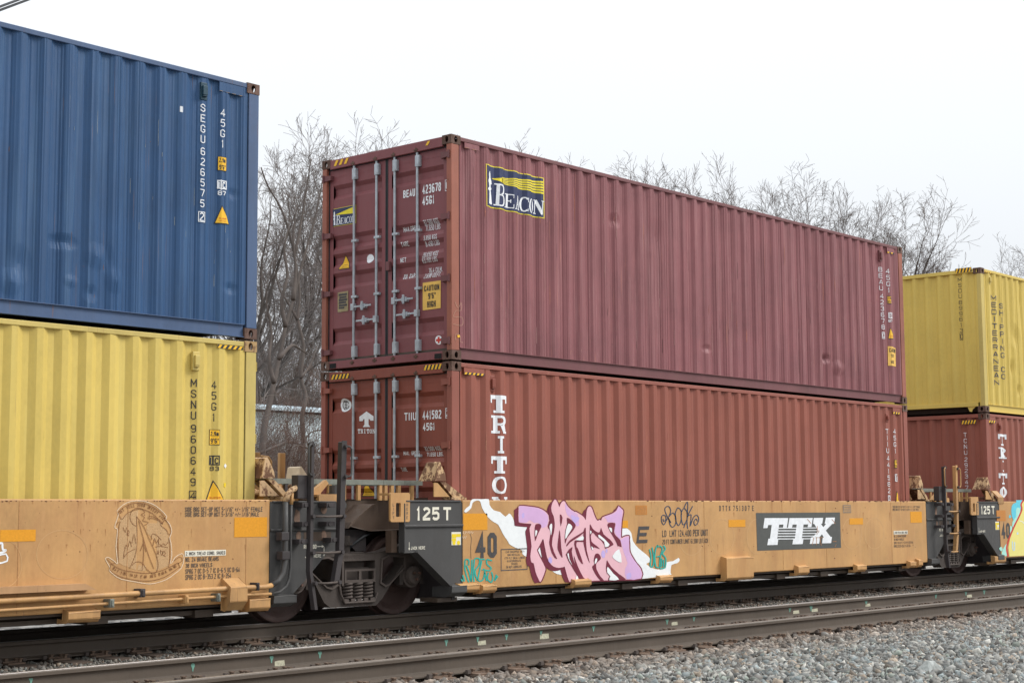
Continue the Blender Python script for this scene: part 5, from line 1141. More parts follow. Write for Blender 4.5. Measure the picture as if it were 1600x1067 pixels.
wh = [A_((920, 612), (962, 562), (970, 640), (950, 780), (940, 720)), A_((660, 690), (695, 702), (680, 770), (660, 800)), A_((1270, 565), (1330, 600), (1340, 650), (1270, 760), (1215, 850), (1225, 700)), C_((115, 858), (235, 790), (242, 868), (130, 872)),
   B_((1252, 185), (1278, 165), (1290, 270), (1348, 392), (1290, 300)), C_((540, 770), (730, 950), (650, 1000), (630, 900), (530, 820)), C_((370, 692), (397, 720), (375, 760)), C_((392, 985), (428, 1020), (410, 1060)), D_((350, 290), (376, 288), (366, 335), (340, 362)),
   D_((590, 245), (680, 152), (715, 338), (640, 312), (600, 280)), C_((720, 640), (770, 650), (775, 725), (745, 700)), D_((520, 400), (600, 495), (680, 576), (545, 586), (558, 530), (515, 480)), D_((90, 520), (112, 560), (75, 590))]
for g_ in wh: M = MB(); SF.pxshape(M, clampb(g_), .0105, 2); obj('mural_highlight', M, WHITE2, mural)
# bottom pads of the middle car
step_px(carM, 1133, 870, 1176, 904, TAN, .15)
for q in ((717, 912, 747.5, 924), (753, 913, 774.5, 925), (897, 905, 922.5, 916), (1030, 899, 1050, 909), (1246, 883.5, 1263.4, 897), (1338, 882, 1353, 892), (1421, 876.5, 1430.6, 886), (1434, 873.5, 1441, 885)): step_px(carM, *q, TAN, .11)
for car, us in ((carL, (30, 200, 385)), (carM, (868, 1100, 1222, 1290, 1392))):
    for u in us:
        x = atY(u, 800, YS)[0]; obj('weld_seam', MB().box(x-.004, x+.004, YS-.0028, YS+.002, ZS0+.02, ZS1-.02), flat('weld_seam', (.42, .22, .09), .7, .3, sc=30), car)
    M = MB(); r = random.Random(int(us[0]))
    for i in range(60):
        u = r.uniform(us[0]-20, us[-1]+40); v = r.choice((783, 783, 800, 826, 850)); w = r.uniform(.25, .8); h = r.uniform(4, 26)*r.random()
        SF.pxshape(M, [(u-w, v), (u+w, v), (u+w*.4, v+h*.6), (u+w*.1, v+h), (u-w*.3, v+h*.5)], .0018)
    tag(obj('rust_runs', M, flat('pale_rust_run', (.40, .19, .075), .8, .3, sc=40), car), kind='stuff')
# rust chips along the sill tops
r = random.Random(9)
for car, ua, ub in ((carL, 0, 415), (carM, 1000, 1435)):
    M = MB()
    for i in range(46):
        u = r.uniform(ua, ub); v = 781.5+r.random()*1.0; w = r.uniform(.6, 2.4); SF.pxshape(M, [(u-w, v), (u+w, v), (u+w*.5, v+r.uniform(.8, 2.2)), (u-w*.4, v+r.uniform(.5, 1.6))], .002)
    for i in range(26):
        u = r.uniform(ua, ub); v = r.uniform(786, 880); w = r.uniform(.4, 1.0); SF.pxshape(M, [(u-w, v), (u, v-w*.7), (u+w, v), (u+w*.5, v+w*1.2), (u-w*.4, v+w)], .002)
    obj('rust_chips', M, flat('rust_chip', (.13, .05, .035), .85, .4), car, kind='stuff')

# ---- rear car mural
H_ = lambda *p: [(1540+a*.11236, 770+b*.11236) for a, b in p]
o = mark(carR, LEMON, lambda M: SF.pxshape(M, H_((534, 110), (500, 150), (505, 230), (460, 350), (400, 480), (340, 620), (315, 760), (330, 880), (900, 850), (900, 100)), .003), 'graffiti_mural')
M = MB(); SF.pxstroke(M, H_((520, 100), (490, 160), (500, 230), (450, 350), (380, 490), (320, 650), (290, 760), (310, 885)), 2.4, .005, 3, False); obj('mural_outline', M, RED, o)
M = MB(); SF.pxshape(M, H_((480, 120), (380, 150), (355, 230), (365, 330), (400, 390), (430, 350), (480, 240), (490, 170)), .0042, 2); obj('mural_bubble', M, CYAN, o); M = MB(); SF.pxshape(M, H_((320, 330), (335, 300), (355, 330), (335, 350)), .004, 2); obj('mural_bubble', M, CYAN, o); M = MB(); SF.pxshape(M, H_((420, 98), (510, 98), (505, 130), (430, 150)), .0043); obj('mural_bubble', M, CYAN, o)
M = MB(); SF.pxshape(M, H_((440, 200), (480, 220), (470, 290), (430, 370), (375, 480), (370, 400), (420, 330), (420, 240)), .0048, 2); obj('mural_bubble', M, MINT, o); M = MB(); SF.pxshape(M, H_((220, 850), (240, 780), (290, 700), (300, 800), (305, 870), (230, 870)), .0042, 2); obj('mural_bubble', M, MINT, o); M = MB(); SF.pxshape(M, H_((185, 770), (215, 745), (235, 780), (215, 810)), .004, 2); obj('mural_bubble', M, MINT, o); M = MB(); SF.pxshape(M, H_((340, 460), (365, 470), (360, 540), (340, 560)), .004, 2); obj('mural_bubble', M, MINT, o)
M = MB(); SF.pxshape(M, H_((430, 560), (440, 540), (455, 560), (440, 580)), .0046, 2); SF.pxstroke(M, H_((370, 670), (375, 780), (400, 790), (400, 680)), 1.4, .0046, 2, False); obj('mural_drips', M, PALEB, o)
M = MB(); SF.pxstroke(M, H_((465, 385), (505, 395), (534, 425), (580, 480)), .9, .0046, 3, False); obj('mural_line', M, WHITE2, o)
mark(carR, ORANGE2, lambda M: SF.rect(M, *H_((148, 240))[0], *H_((280, 388))[0]), 'reflector'); mark(carR, GREYT, lambda M: SF.text(M, '40', *H_((220, 415))[0], *H_((336, 632))[0], .004, .045))
step_px(carR, 1553, 868, 1571, 879, TAN_G, .11)

# ------------------------------------------------------------------ car ends between the wells (local x, shifted by G)
def rrect(x0, x1, z0, z1, r_, k=4):
    P = []
    for cx, cz, a0 in ((x1-r_, z1-r_, 0), (x0+r_, z1-r_, 90), (x0+r_, z0+r_, 180), (x1-r_, z0+r_, 270)):
        for i in range(k+1): a = math.radians(a0+90*i/k); P.append((cx+r_*math.cos(a), cz+r_*math.sin(a)))
    return P
def car_ends(G, left, right, dark):
    lad = CHAR_R if dark else TAN_G
    YF = 2*1.219
    # --- right-hand unit, its left end: charcoal end panel with number
    P = [(-1.078, .769), (-.909, .765), (-.324, .346), (-.06, .346), (-.06, 1.352), (-.09, 1.381), (-1.045, 1.381), (-1.078, 1.350)]
    for ya, yb in ((YS+.004, YS+.085), (YF-YS-.085, YF-YS-.004)):
        obj('end_panel', MB().py([(x+G, z) for x, z in P], ya, yb), CHAR, right, bevel=.006)
    M = MB(); M.box(-1.082+G, -.055+G, YS-.018, YS+.003, 1.065, 1.095); M.box(-1.05+G, -.09+G, YS-.012, YS+.003, 1.368, 1.386)
    M.box(-1.084+G, -1.066+G, YS-.012, YS+.003, .775, 1.35); obj('panel_rib', M, CHAR, right, bevel=.006)
    M = MB().py([(-.915+G, .768), (-.895+G, .785), (-.30+G, .362), (-.324+G, .340)], YS-.06, YS+.08); obj('panel_flange', M, CHAR, right)
    M = MB().px([(YS+.004, .365), (YS-.075, .345), (YS-.075, .27), (YS+.02, .215), (YS+.25, .215), (YS+.25, .33)], -.33+G, -.062+G); obj('panel_foot', M, CHAR, right, bevel=.005)
    M = MB().box(-.40+G, -.05+G, YS+.10, YS+.4, .15, .2); obj('end_bearer', M, UNDER, right)
    # --- left-hand unit, its right end
    P = [(-3.155, .33), (-2.88, .307), (-2.60, .53), (-2.30, .80), (-2.157, .82), (-2.157, 1.34), (-2.18, 1.369), (-3.12, 1.369), (-3.155, 1.34)]
    for ya, yb in ((YS+.004, YS+.085), (YF-YS-.085, YF-YS-.004)):
        obj('end_panel', MB().py([(x+G, z) for x, z in P], ya, yb), CHAR, left, bevel=.006)
    M = MB(); M.box(-3.15+G, -2.16+G, YS-.016, YS+.003, 1.045, 1.072); M.box(-3.12+G, -2.19+G, YS-.012, YS+.003, 1.358, 1.374); obj('panel_rib', M, CHAR, left, bevel=.006)
    M = MB().px([(YS+.004, .36), (YS-.075, .345), (YS-.075, .27), (YS+.02, .225), (YS+.2, .225), (YS+.2, .33)], -3.15+G, -2.83+G); obj('panel_foot', M, CHAR, left, bevel=.005)
    # bulkheads and decks that carry the platform
    obj('end_bulkhead', MB().box(-.16+G, -.10+G, YS+.09, YF-YS-.09, .17, 1.36), CHAR_R, right); obj('end_bulkhead', MB().box(-3.12+G, -3.06+G, YS+.09, YF-YS-.09, .17, 1.35), CHAR_R, left)
    # articulation beam (sooty)
    M = MB().py([(-1.62+G, 1.40), (-.10+G, 1.405), (-.10+G, .9), (-.42+G, 1.035), (-1.10+G, 1.04), (-1.55+G, 1.10)], .34, 2.10); obj('body_bolster', M, BRONZE, right, bevel=.02)
    M = MB().py([(-2.9+G, 1.30), (-1.75+G, 1.30), (-1.75+G, 1.02), (-2.9+G, .7)], .5, 1.94); obj('body_bolster', M, BRONZE, left, bevel=.02)
    x0, z0 = atY(*r4(550, 440), .05); x1, z1 = atY(*r4(655, 364), .05)
    M = MB(); M.extr([(-1.75, 1.06), (-1.70, 1.13), (-1.36, 1.335), (-1.30, 1.345), (-1.30, 1.33), (-1.36, 1.315)], lambda a, b, d_: (a+G, d_, b), .02, .60); obj('wing_plate', M, BRONZE, right)
    M = MB().py([(-1.08+G, .77), (-1.17+G, .77), (-1.17+G, 1.03), (-1.08+G, 1.03)], YS+.12, YS+.22); obj('end_web', M, BRONZE, right)
    M = MB().py([(-1.55+G, 1.04), (-1.08+G, 1.04), (-1.08+G, .78), (-1.25+G, .78)], .42, .46); obj('end_web', M, CHAR_R, right)
    # slotted lift brackets
    for xa, xb, za, zb_, own, cut in ((-1.31, -.985, 1.13, 1.475, right, True), (-2.33, -1.96, 1.06, 1.455, left, True)):
        y0 = YS-.005 if own is right else YS+.12
        hx = xa+.07
        M = MB().py(rrect(xa+G, xb+G, za, zb_, .025), y0, y0+.03, [[(p_, q_) for p_, q_ in rrect(hx+.02+G, hx+.10+G, za+.06, zb_-.12, .015)]]); bo = obj('lift_bracket', M, TAN if own is right else TAN_G, own, bevel=.004)
        obj('bracket_web', MB().box(xa+.01+G, xb-.01+G, y0+.03, y0+.22, zb_-.03, zb_-.005), TAN_G, bo)
        Sx = Surf('Y', y0); M = MB()
        for i, ch in enumerate('LIFT'): Sx.text_ab(M, ch, xa+.035+G, xa+.06+G, zb_-.16-i*.05, zb_-.125-i*.05, .002, .01)
        for i, ch in enumerate('HERE'): Sx.text_ab(M, ch, xb-.06+G, xb-.035+G, zb_-.16-i*.05, zb_-.125-i*.05, .002, .01)
        obj('bracket_text', M, GREYL, bo)
    # container corner guides, near and far
    def guide(own, s, y0, y1, mat):
        """steel wedge that steers the container corner, on a gusseted stand (s=1: container to the right)"""
        X = (lambda q: q+G) if s > 0 else (lambda q: -2.69+q*(1 if q < 0 else -1.0)+G)
        dy = .05 if y1 > y0 else -.05
        k_ = s > 0; top = [(-.475, 1.625), (-.43, 1.845), (-.395, 1.86), (-.30, 1.70), (-.285, 1.625)]
        M = MB(); n0 = [(X(a), y0, b) for a, b in top]; n1 = [(X(a+(.015 if i in (1, 2) else 0)), y1-(dy*1.4 if i in (1, 2) else 0), b) for i, (a, b) in enumerate(top)]
        M.poly(n0); M.poly(n1[::-1])
        for i in range(5): M.poly([n0[i], n0[(i+1) % 5], n1[(i+1) % 5], n1[i]])
        g_ = obj('corner_guide', M, mat, own, bevel=.008)
        a_, b_ = sorted((y0, y0+dy*.3)); obj('guide_gusset', MB().py([(X(q), z) for q, z in ((-.50, 1.60), (-.44, 1.60), (-.22, 1.43), (-.50, 1.43))], a_, b_), TAN_R if s < 0 else TAN_G, g_)
        yo = y1-dy*.5 if s < 0 else (-.012 if y0 < 1 else YF+.012); fx = .06 if s > 0 else -.06; X2 = (lambda q: q+G) if s > 0 else (lambda q: q-2.69+G)
        a_, b_ = sorted((y0+dy*.3, yo)); obj('guide_brace', MB().py([(X2(q), z) for q, z in ((-.38, 1.618), (-.29, 1.618), (fx, 1.43), (fx, 1.415), (-.13, 1.415))], a_, b_), TAN_R, g_)
        a_, b_ = sorted((y0-dy*.2, yo)); obj('guide_foot', MB().box(X2(-.20), X2(fx+.015), a_, b_, 1.394, 1.425), TAN_R, g_)
    guide(right, 1, -.17, .12, TAN_R); guide(right, 1, YF+.17, YF-.12, PALE)
    guide(left, -1, -.10, .22, TAN_R); guide(left, -1, YF+.10, YF-.22, TAN_R)
    # walkway grating and its struts
    M = MB()
    YW = .22
    for xa, xb, own in ((-2.78, -2.43, left), (-2.425, -.98, right), (-.975, -.62, right), (-.615, -.30, right)):
        M = MB(); M.box(xa+G, xb+G, YW, YW+.012, 1.575, 1.635); M.box(xa+G, xb+G, YW+.60, YW+.612, 1.575, 1.635)
        n_ = max(2, int((xb-xa)/.09))
        for i in range(n_+1): x = xa+(xb-xa-.006)*i/n_; M.box(x+G, x+.006+G, YW+.012, YW+.60, 1.60, 1.632)
        for i in range(4): y = YW+.12*(i+1); M.box(xa+G, xb+G, y, y+.008, 1.61, 1.634)
        obj('walkway_grating', M, GALV2, own)
    for x, own, m_ in ((-2.62, left, TAN_G), (-2.52, left, CHAR_R), (-2.02, right, TAN_G), (-1.62, right, TAN), (-1.38, right, TAN_G), (-1.02, right, TAN), (-.93, right, TAN_G), (-.82, right, TAN_G), (-.70, right, TAN), (-.47, right, TAN), (-1.85, right, TAN)):
        obj('platform_strut', MB().box(x-.024+G, x+.024+G, YW+.005, YW+.04, 1.39, 1.578), m_, own)
    # handbrake gear and air valve on the deck
    r = random.Random(4); M = MB()
    for i in range(10):
        x = -2.5+i*.11; M.cyl((x+G, .9+.1*(i % 3), 1.36), (x+.02+G, .95, 1.52), .03, 8)
    M.tube([(-2.75+G, .8, 1.45), (-2.3+G, .82, 1.50), (-1.9+G, .8, 1.44)], .03, 8); M.box(-2.35+G, -2.1+G, .75, 1.0, 1.36, 1.52); obj('brake_rigging', M, TAN_G, left)
    M = MB(); M.cyl((-1.93+G, .08, 1.40), (-1.93+G, .08, 1.56), .055, 12); M.cyl((-1.93+G, .08, 1.44), (-1.93+G, .08, 1.47), .075, 12); M.box(-1.97+G, -1.86+G, .02, .14, 1.30, 1.41); M.cyl((-1.86+G, -.02, 1.33), (-1.86+G, .1, 1.33), .045, 10); obj('air_valve', M, CHAR, right)
    M = MB(); M.extr([(-2.45, 1.42), (-2.12, 1.62), (-2.08, 1.58), (-2.28, 1.40)], lambda a, b, d_: (a+G, d_, b), .0, .05); obj('step_brace', M, TAN_G, left)
    # ladder standing in front of the gap
    YL = YS-.17
    lx = lambda x: x+G
    la = empty('side_ladder', (-2.5+G, YL, .2), 'dark sooty steel ladder with grab irons on the car end, left of 125T panel' if dark else 'tan and black steel ladder with grab irons between the middle and rear cars', 'ladder', 'ladders between the well cars')
    for i, (xt, xm, xb_, zt_, w, m_) in enumerate(((-2.685, -2.70, -2.62, 2.035, .042, CHAR_R), (-2.21, -2.245, -2.32, 2.055, .075, CHAR_R if dark else TAN_G))):
        P = [(xt-w/2, zt_-.02), (xt-w/2+.01, zt_), (xt+w/2, zt_), (xt+w/2, zt_-.03), (xm+w/2, .82 if i else .60), (xb_+w/2, .46 if i else .18), (xb_-w/2, .46 if i else .18), (xm-w/2, .82 if i else .60)]
        so = obj('stringer', MB().py([(lx(x), z) for x, z in P], YL, YL+.012), m_, la)
        obj('stringer_flange', MB().py([(lx(x-w*.0), z) for x, z in ((xt-w/2-.001, zt_-.02), (xt-w/2+.012, zt_-.01), (xm-w/2+.012, .82 if i else .60), (xb_-w/2+.012, .46 if i else .18), (xb_-w/2-.001, .46 if i else .18), (xm-w/2-.001, .82 if i else .60))], YL+.013, YL+.065), m_, so)
    for z, xa, xb_ in ((1.205, -2.70, -2.235), (.805, -2.695, -2.26), (.47, -2.66, -2.30)):
        M = MB().tube([(lx(xa), YL-.02, z), (lx((xa+xb_)/2), YL-.024, z-.006), (lx(xb_), YL-.02, z)], .013, 8); ro = obj('rung', M, IRON_L if dark else TAN_G, la, smooth=True)
        for x in (xa, xb_): obj('bolt', MB().cyl((lx(x), YL-.045, z), (lx(x), YL, z), .024, 6), CHAR_R, ro)
    for x, s, z0, z1 in ((-2.70, -1, 1.66, 2.0), (-2.20, 1, 1.65, 1.99)):
        e = .075; M = MB().tube([(lx(x), YL-.005, z1), (lx(x+s*e*.6), YL-.03, z1), (lx(x+s*e), YL-.03, z1-.03), (lx(x+s*e), YL-.03, z0+.03), (lx(x+s*e*.6), YL-.03, z0), (lx(x), YL-.005, z0)], .011, 8)
        go = obj('grab_iron', M, CHAR if dark else TAN_G, la, smooth=True)
        for z in (z0, z1): obj('bolt', MB().cyl((lx(x), YL-.03, z), (lx(x), YL, z), .022, 6), CHAR_R, go)
    for x, z in ((-2.40, 1.33), (-2.40, 1.12), (-2.33, .94), (-2.76, 1.33), (-2.76, 1.12), (-2.80, .93)):
        M = MB().box(lx(x-.05), lx(x+.08), YS-.14, YS+.004, z-.025, z+.025); M.cyl((lx(x), YS-.15, z), (lx(x), YS-.1, z), .028, 8); obj('ladder_bracket', M, CHAR_R, la, bevel=.004)
    M = MB().box(lx(-2.86), lx(-2.72), YS-.12, YS-.01, 1.40, 1.66); obj('ladder_bracket', M, CHAR_R, la, bevel=.006)
    # far side ladder
    YL2 = YF-YS+.12
    xa = {True: .02, False: .02}[dark]
    lf = empty('side_ladder', (-.72+G, YL2, .2), 'tan far-side ladder post with a looped grab iron, seen beyond the walkway' if dark else 'tan far-side ladder post behind the right walkway, mostly hidden', 'ladder', 'ladders between the well cars')
    for x in (-.80, -.36):
        so = obj('stringer', MB().box(lx(x-.05), lx(x+.05), YL2, YL2+.05, .2, 2.05), TAN_G, lf, bevel=.008)
    M = MB().tube([(lx(-.75), YL2, 2.0), (lx(-.63), YL2-.02, 1.99), (lx(-.58), YL2-.02, 1.93), (lx(-.58), YL2-.02, 1.6)], .015, 8); obj('grab_iron', M, TAN_G, lf, smooth=True)
    for z in (1.2, .8, .47): obj('rung', MB().cyl((lx(-.8), YL2+.06, z), (lx(-.36), YL2+.06, z), .013, 8), TAN_G, lf)
    # panel lettering
    SP = Surf('Y', YS+.004)
    M = MB()
    def tx(st, x0, x1, z0, z1, bold=.02): SP.text_ab(M, st, x0+G, x1+G, z0, z1, .003, bold)
    tx('125', -.872, -.470, 1.145, 1.305, .05); tx('T', -.40, -.262, 1.145, 1.305, .05); 
    obj('lettering', M, CREAM, right)
    M = MB(); tx('JACK HERE', -.965, -.72, .80, .838); SP.shape(M, [(-.995+G, .89), (-.988+G, .89), (-.988+G, .82), (-.978+G, .82), (-.9915+G, .79), (-1.005+G, .82), (-.995+G, .82)], .003); obj('lettering', M, CREAM, right)
    M = MB(); tx('REL ROD', -2.66, -2.47, .845, .89); SP.shape(M, [(-2.46+G, .872), (-2.39+G, .872), (-2.39+G, .884), (-2.355+G, .868), (-2.39+G, .852), (-2.39+G, .864), (-2.46+G, .864)], .003); tx('JACK HERE', -2.64, -2.40, .745, .785); SP.shape(M, [(-2.36+G, .86), (-2.352+G, .86), (-2.352+G, .76), (-2.36+G, .76)], .003); obj('lettering', M, CREAM, left)
    SP.shape((M := MB()), [(-2.66+G, .93), (-2.25+G, .93), (-2.25+G, 1.03), (-2.66+G, 1.03)], .002); obj('bare_patch', M, BRONZE, left)
    M = MB(); SP.shape(M, [(-.255+G, .84), (-.085+G, .84), (-.085+G, 1.0), (-.255+G, 1.0)], .003); lo = obj('warning_label', M, CREAM, right)
    M = MB()
    for a, b, c_, e in ((.0, .55, .5, .85), (.52, .62, 1, .85), (.0, .30, .48, .52)): SP.shape(M, [(-.25+a*.16+G, .84+b*.16), (-.25+c_*.16+G, .84+b*.16), (-.25+c_*.16+G, .84+e*.16), (-.25+a*.16+G, .84+e*.16)], .0045)
    for cx in (-.21, -.13): SP.shape(M, [(cx+.03*math.cos(i*.52)+G, .868+.026*math.sin(i*.52)) for i in range(12)], .0047)
    obj('label_print', M, SIGNY2, lo)
    # scuffs where paint has worn to bare metal
    M = MB(); r = random.Random(int(G)+3)
    for cx, cz, w, h in ((-2.76, 1.20, .05, .10), (-2.36, 1.28, .05, .05), (-2.36, .99, .04, .08), (-2.74, .98, .04, .07)):
        SP.shape(M, [(cx+G+w*math.cos(i*.7)*r.uniform(.7, 1.1), cz+h*math.sin(i*.7)*r.uniform(.7, 1.1)) for i in range(9)], .0035)
    obj('worn_patch', M, flat('worn_primer', (.19, .12, .085), .7, .4), left)
    # ------------------------------------------------ truck
    TX = -1.53+G
    tk = empty('railcar_truck', (TX, 1.219, 0), ('grimy four-wheel truck with coil springs, left of the pink graffiti car' if dark else 'four-wheel truck with coil springs between the middle and rear cars'), 'railcar truck', 'trucks under the car joints')
    for k_, (yo, s) in enumerate(((.075, 1), (YF-.075, -1))):
        out = [(-1.02, .70), (-.99, .80), (-.90, .86), (-.70, .85), (-.45, .79), (-.25, .765), (.25, .765), (.45, .79), (.70, .85), (.90, .86), (.99, .80), (1.02, .70), (1.02, .50), (.94, .50), (.94, .63), (.80, .66), (.72, .60), (.38, .22), (.28, .155), (-.45, .155), (-.55, .22), (-.80, .60), (-.86, .66), (-.94, .63), (-.94, .50), (-1.02, .50)]
        h1 = [(-.74, .70), (-.50, .72), (-.38, .68), (-.36, .42), (-.44, .38), (-.52, .40), (-.76, .58)]
        h2 = [(.74, .70), (.50, .72), (.38, .68), (.36, .42), (.44, .38), (.50, .40), (.74, .58)]
        h3 = [(-.27, .68), (.27, .68), (.27, .25), (.22, .21), (-.22, .21), (-.27, .25)]
        a, b = sorted((yo, yo+s*.16))
        sf = obj('side_frame', MB().py([(x+TX, z) for x, z in out], a, b, [[(x+TX, z) for x, z in h] for h in (h1, h2, h3)]), IRON, tk, bevel=.018)
        if k_ == 0:
            M = MB()
            for h in (h1, h2):
                cx = sum(p[0] for p in h)/len(h); cz = sum(p[1] for p in h)/len(h)
                M.py([(cx+(x-cx)*1.13+TX, cz+(z-cz)*1.13) for x, z in h], yo-.022, yo+.002, [[(x+TX, z) for x, z in h]])
            M.tube([(TX-.33, yo-.01, .46), (TX-.30, yo-.02, .30), (TX-.24, yo-.02, .20), (TX+.24, yo-.02, .20), (TX+.29, yo-.02, .30)], .014, 8)
            obj('frame_rib', M, IRON_L, sf)
            Sf = Surf('Y', yo); M = MB(); Sf.text_ab(M, 'RIDER S-2-HD', TX-.27, TX+.15, .712, .742, .004, .02); Sf.text_ab(M, '76543', TX+.50, TX+.66, .765, .79, .004, .02); obj('cast_lettering', M, IRON_L, sf)
        # bolster end
        y0 = yo-s*.03; a, b = sorted((y0, y0+s*.03)); 
        M = MB().py([(TX-.25, .43), (TX+.25, .43), (TX+.25, .585), (TX-.25, .585)], a, b, [[(TX-.22, .46), (TX-.02, .46), (TX-.02, .56), (TX-.22, .56)], [(TX+.02, .46), (TX+.22, .46), (TX+.22, .56), (TX+.02, .56)]])
        a, b = sorted((y0+s*.12, y0+s*.2)); M.box(TX-.25, TX+.25, a, b, .43, .60); M.box(TX-.29, TX-.26, min(y0, y0+s*.1), max(y0, y0+s*.1), .40, .68); obj('bolster_end', M, IRON_L, tk, bevel=.005)
        for i in range(3):
            for j, yy in enumerate((yo+s*.03, yo+s*.15)):
                M = MB(); cx = TX-.165+i*.165; pts = []
                for q in range(0, 5*12+1): t_ = q/12*2*math.pi; pts.append((cx+.062*math.cos(t_), yy+.062*math.sin(t_)*s, .235+.19*q/60))
                M.tube(pts, .0155, 6); obj('coil_spring', M, IRON_L, tk, smooth=True)
        M = MB(); 
        for i in range(5): M.box(TX-.25+i*.105, TX-.18+i*.105, min(yo-s*.03, yo), max(yo-s*.03, yo), .205, .245)
        obj('spring_seat', M, IRON_L, tk, bevel=.004)
        for wx in (-.93, .93):
            cx = TX+wx; y0 = yo+s*.02
            prof = [(y0-s*.055, .001), (y0-s*.055, .075), (y0-s*.04, .105), (y0, .12), (y0+s*.02, .12), (y0+s*.02, .15), (y0+s*.2, .15)]
            M = MB().lathe_y(cx, .483, prof, 24); cap = obj('bearing_end_cap', M, IRON_L, tk)
            M = MB()
            for i in range(3): t_ = .5+i*2.094; a, b = sorted((y0-s*.085, y0-s*.045)); M.cyl((cx+.05*math.cos(t_), a, .483+.05*math.sin(t_)), (cx+.05*math.cos(t_), b, .483+.05*math.sin(t_)), .017, 6)
            obj('cap_bolt', M, CAST, cap)
            M = MB().box(cx-.16, cx+.16, min(y0+s*.0, y0+s*.15), max(y0+s*.0, y0+s*.15), .60, .665); obj('bearing_adapter', M, IRON, tk, bevel=.008)
            for sg in (-1, 1):
                M = MB().box(cx+sg*.175-.03, cx+sg*.175+.03, min(y0+s*.02, y0+s*.12), max(y0+s*.02, y0+s*.12), .37, .62); obj('pedestal_jaw', M, IRON, tk, bevel=.006)
    for wx in (-.93, .93):
        cx = TX+wx; R_ = .483
        for yc, s in ((1.219-.7525, 1), (1.219+.7525, -1)):
            pr = [(yc-s*.062, .10), (yc-s*.062, .16), (yc-s*.02, .22), (yc-s*.012, .36), (yc-s*.058, .425), (yc-s*.062, .46), (yc-s*.060, R_-.004), (yc-s*.05, R_), (yc+s*.035, R_+.003), (yc+s*.055, R_+.026), (yc+s*.075, R_+.018), (yc+s*.078, .42), (yc+s*.03, .34), (yc+s*.03, .2), (yc+s*.06, .14), (yc+s*.06, .1)]
            obj('wheel', MB().lathe_y(cx, R_, pr, 48), WHEEL, tk, smooth=False)
        obj('axle', MB().cyl((cx, .1, .483), (cx, YF-.1, .483), .085, 20), IRON, tk, smooth=True)
    obj('bolster', MB().box(TX-.22, TX+.22, .2, YF-.2, .45, .78), IRON, tk, bevel=.02)
    M = MB().cyl((TX, .62, .6), (TX, .62, 1.04), .12, 14); M.cyl((TX, .35, .78), (TX, .35, .97), .09, 12); M.cyl((TX, .35, .86), (TX, .35, .89), .12, 12); obj('side_bearing', M, IRON, tk)
    M = MB()
    for wx in (-.45, .45): M.box(TX+wx-.05, TX+wx+.05, .3, YF-.3, .38, .48)
    obj('brake_beam', M, IRON, tk)
    for dy in (0, .06):
        M = MB().tube([(TX+.10, .40+dy, .78), (TX+.22, .38+dy, .88), (TX+.38, .38+dy, .96), (TX+.55, .42+dy, 1.0)], .016, 8); obj('air_hose', M, RUBBER, tk, smooth=True)
car_ends(0, carL, carM, True)
car_ends(15.5, carM, carR, False)

# coiled chain and small cover on the rear car deck
M = MB(); r = random.Random(3)
for i in range(26):
    x = 14.62+.035*i*.9; y = -.02+.05*math.sin(i*1.3); z = 1.435+.03*(i % 2)
    M.tube([(x+.026*math.cos(t_*1.05), y+.018*math.sin(t_*1.05), z+.008*math.sin(t_*2)) for t_ in range(7)], .008, 5)
tag(obj('chain', M, flat('rust_chain', (.16, .08, .05), .8, .5), loc=(14.6, 0, 1.42)), 'rusty chain heaped on the deck of the rear car by the 125T panel', 'chain')
x, z = atY(1562, 772, YS-.0); M = MB().px([(YS-.01, 1.35), (YS-.012, 1.47), (YS+.12, 1.60), (YS+.24, 1.58), (YS+.24, 1.56), (YS+.12, 1.57), (YS+.01, 1.46), (YS+.008, 1.35)], x-.1, x+.14); obj('deck_cover', M, TAN_G, carR, bevel=.004)

# ------------------------------------------------------------------ background: building, trees, brush
SID = flat('pale_blue_siding', (.74, .87, .92), .6, .08, sc=2); SIDW = flat('window_teal_glass', (.20, .40, .42), .2, .2, sc=1)
bx0 = atY(395, 700, 24)[0]; zt_b = atY(450, 643, 24)[1]
bd = empty('building', (bx0+8, 24, -.3), 'pale blue industrial building seen through the brush between the container stacks', 'building')
M = MB(); x1b = bx0+26
nb = int((zt_b+.3)/.32)
for i in range(nb):
    z0 = -.3+i*.32
    M = MB().py([(bx0-7, z0), (x1b, z0), (x1b, z0+.312), (bx0-7, z0+.312)], 24+.0, 24.05); obj('siding_board', M, SID, bd)
obj('wall', MB().box(bx0-7, x1b, 24.052, 32, -.3, zt_b-.05), SID, bd)
obj('roof', MB().px([(23.7, zt_b), (28, zt_b+.45), (32.3, zt_b), (32.3, zt_b+.08), (28, zt_b+.53), (23.7, zt_b+.08)], bx0-7.3, x1b+.3), flat('pale_roof_metal', (.50, .60, .65), .5, .1), bd)
for i in range(6):
    x = bx0-5.5+i*4.6; w = obj('window', MB().box(x, x+2.2, 23.96, 24.0, .9, 2.0), flat('white_frame', (.75, .77, .78), .5, .1), bd); obj('pane', MB().box(x+.1, x+1.05, 23.94, 23.958, 1.0, 1.9), SIDW, w); obj('pane', MB().box(x+1.15, x+2.1, 23.94, 23.958, 1.0, 1.9), SIDW, w)

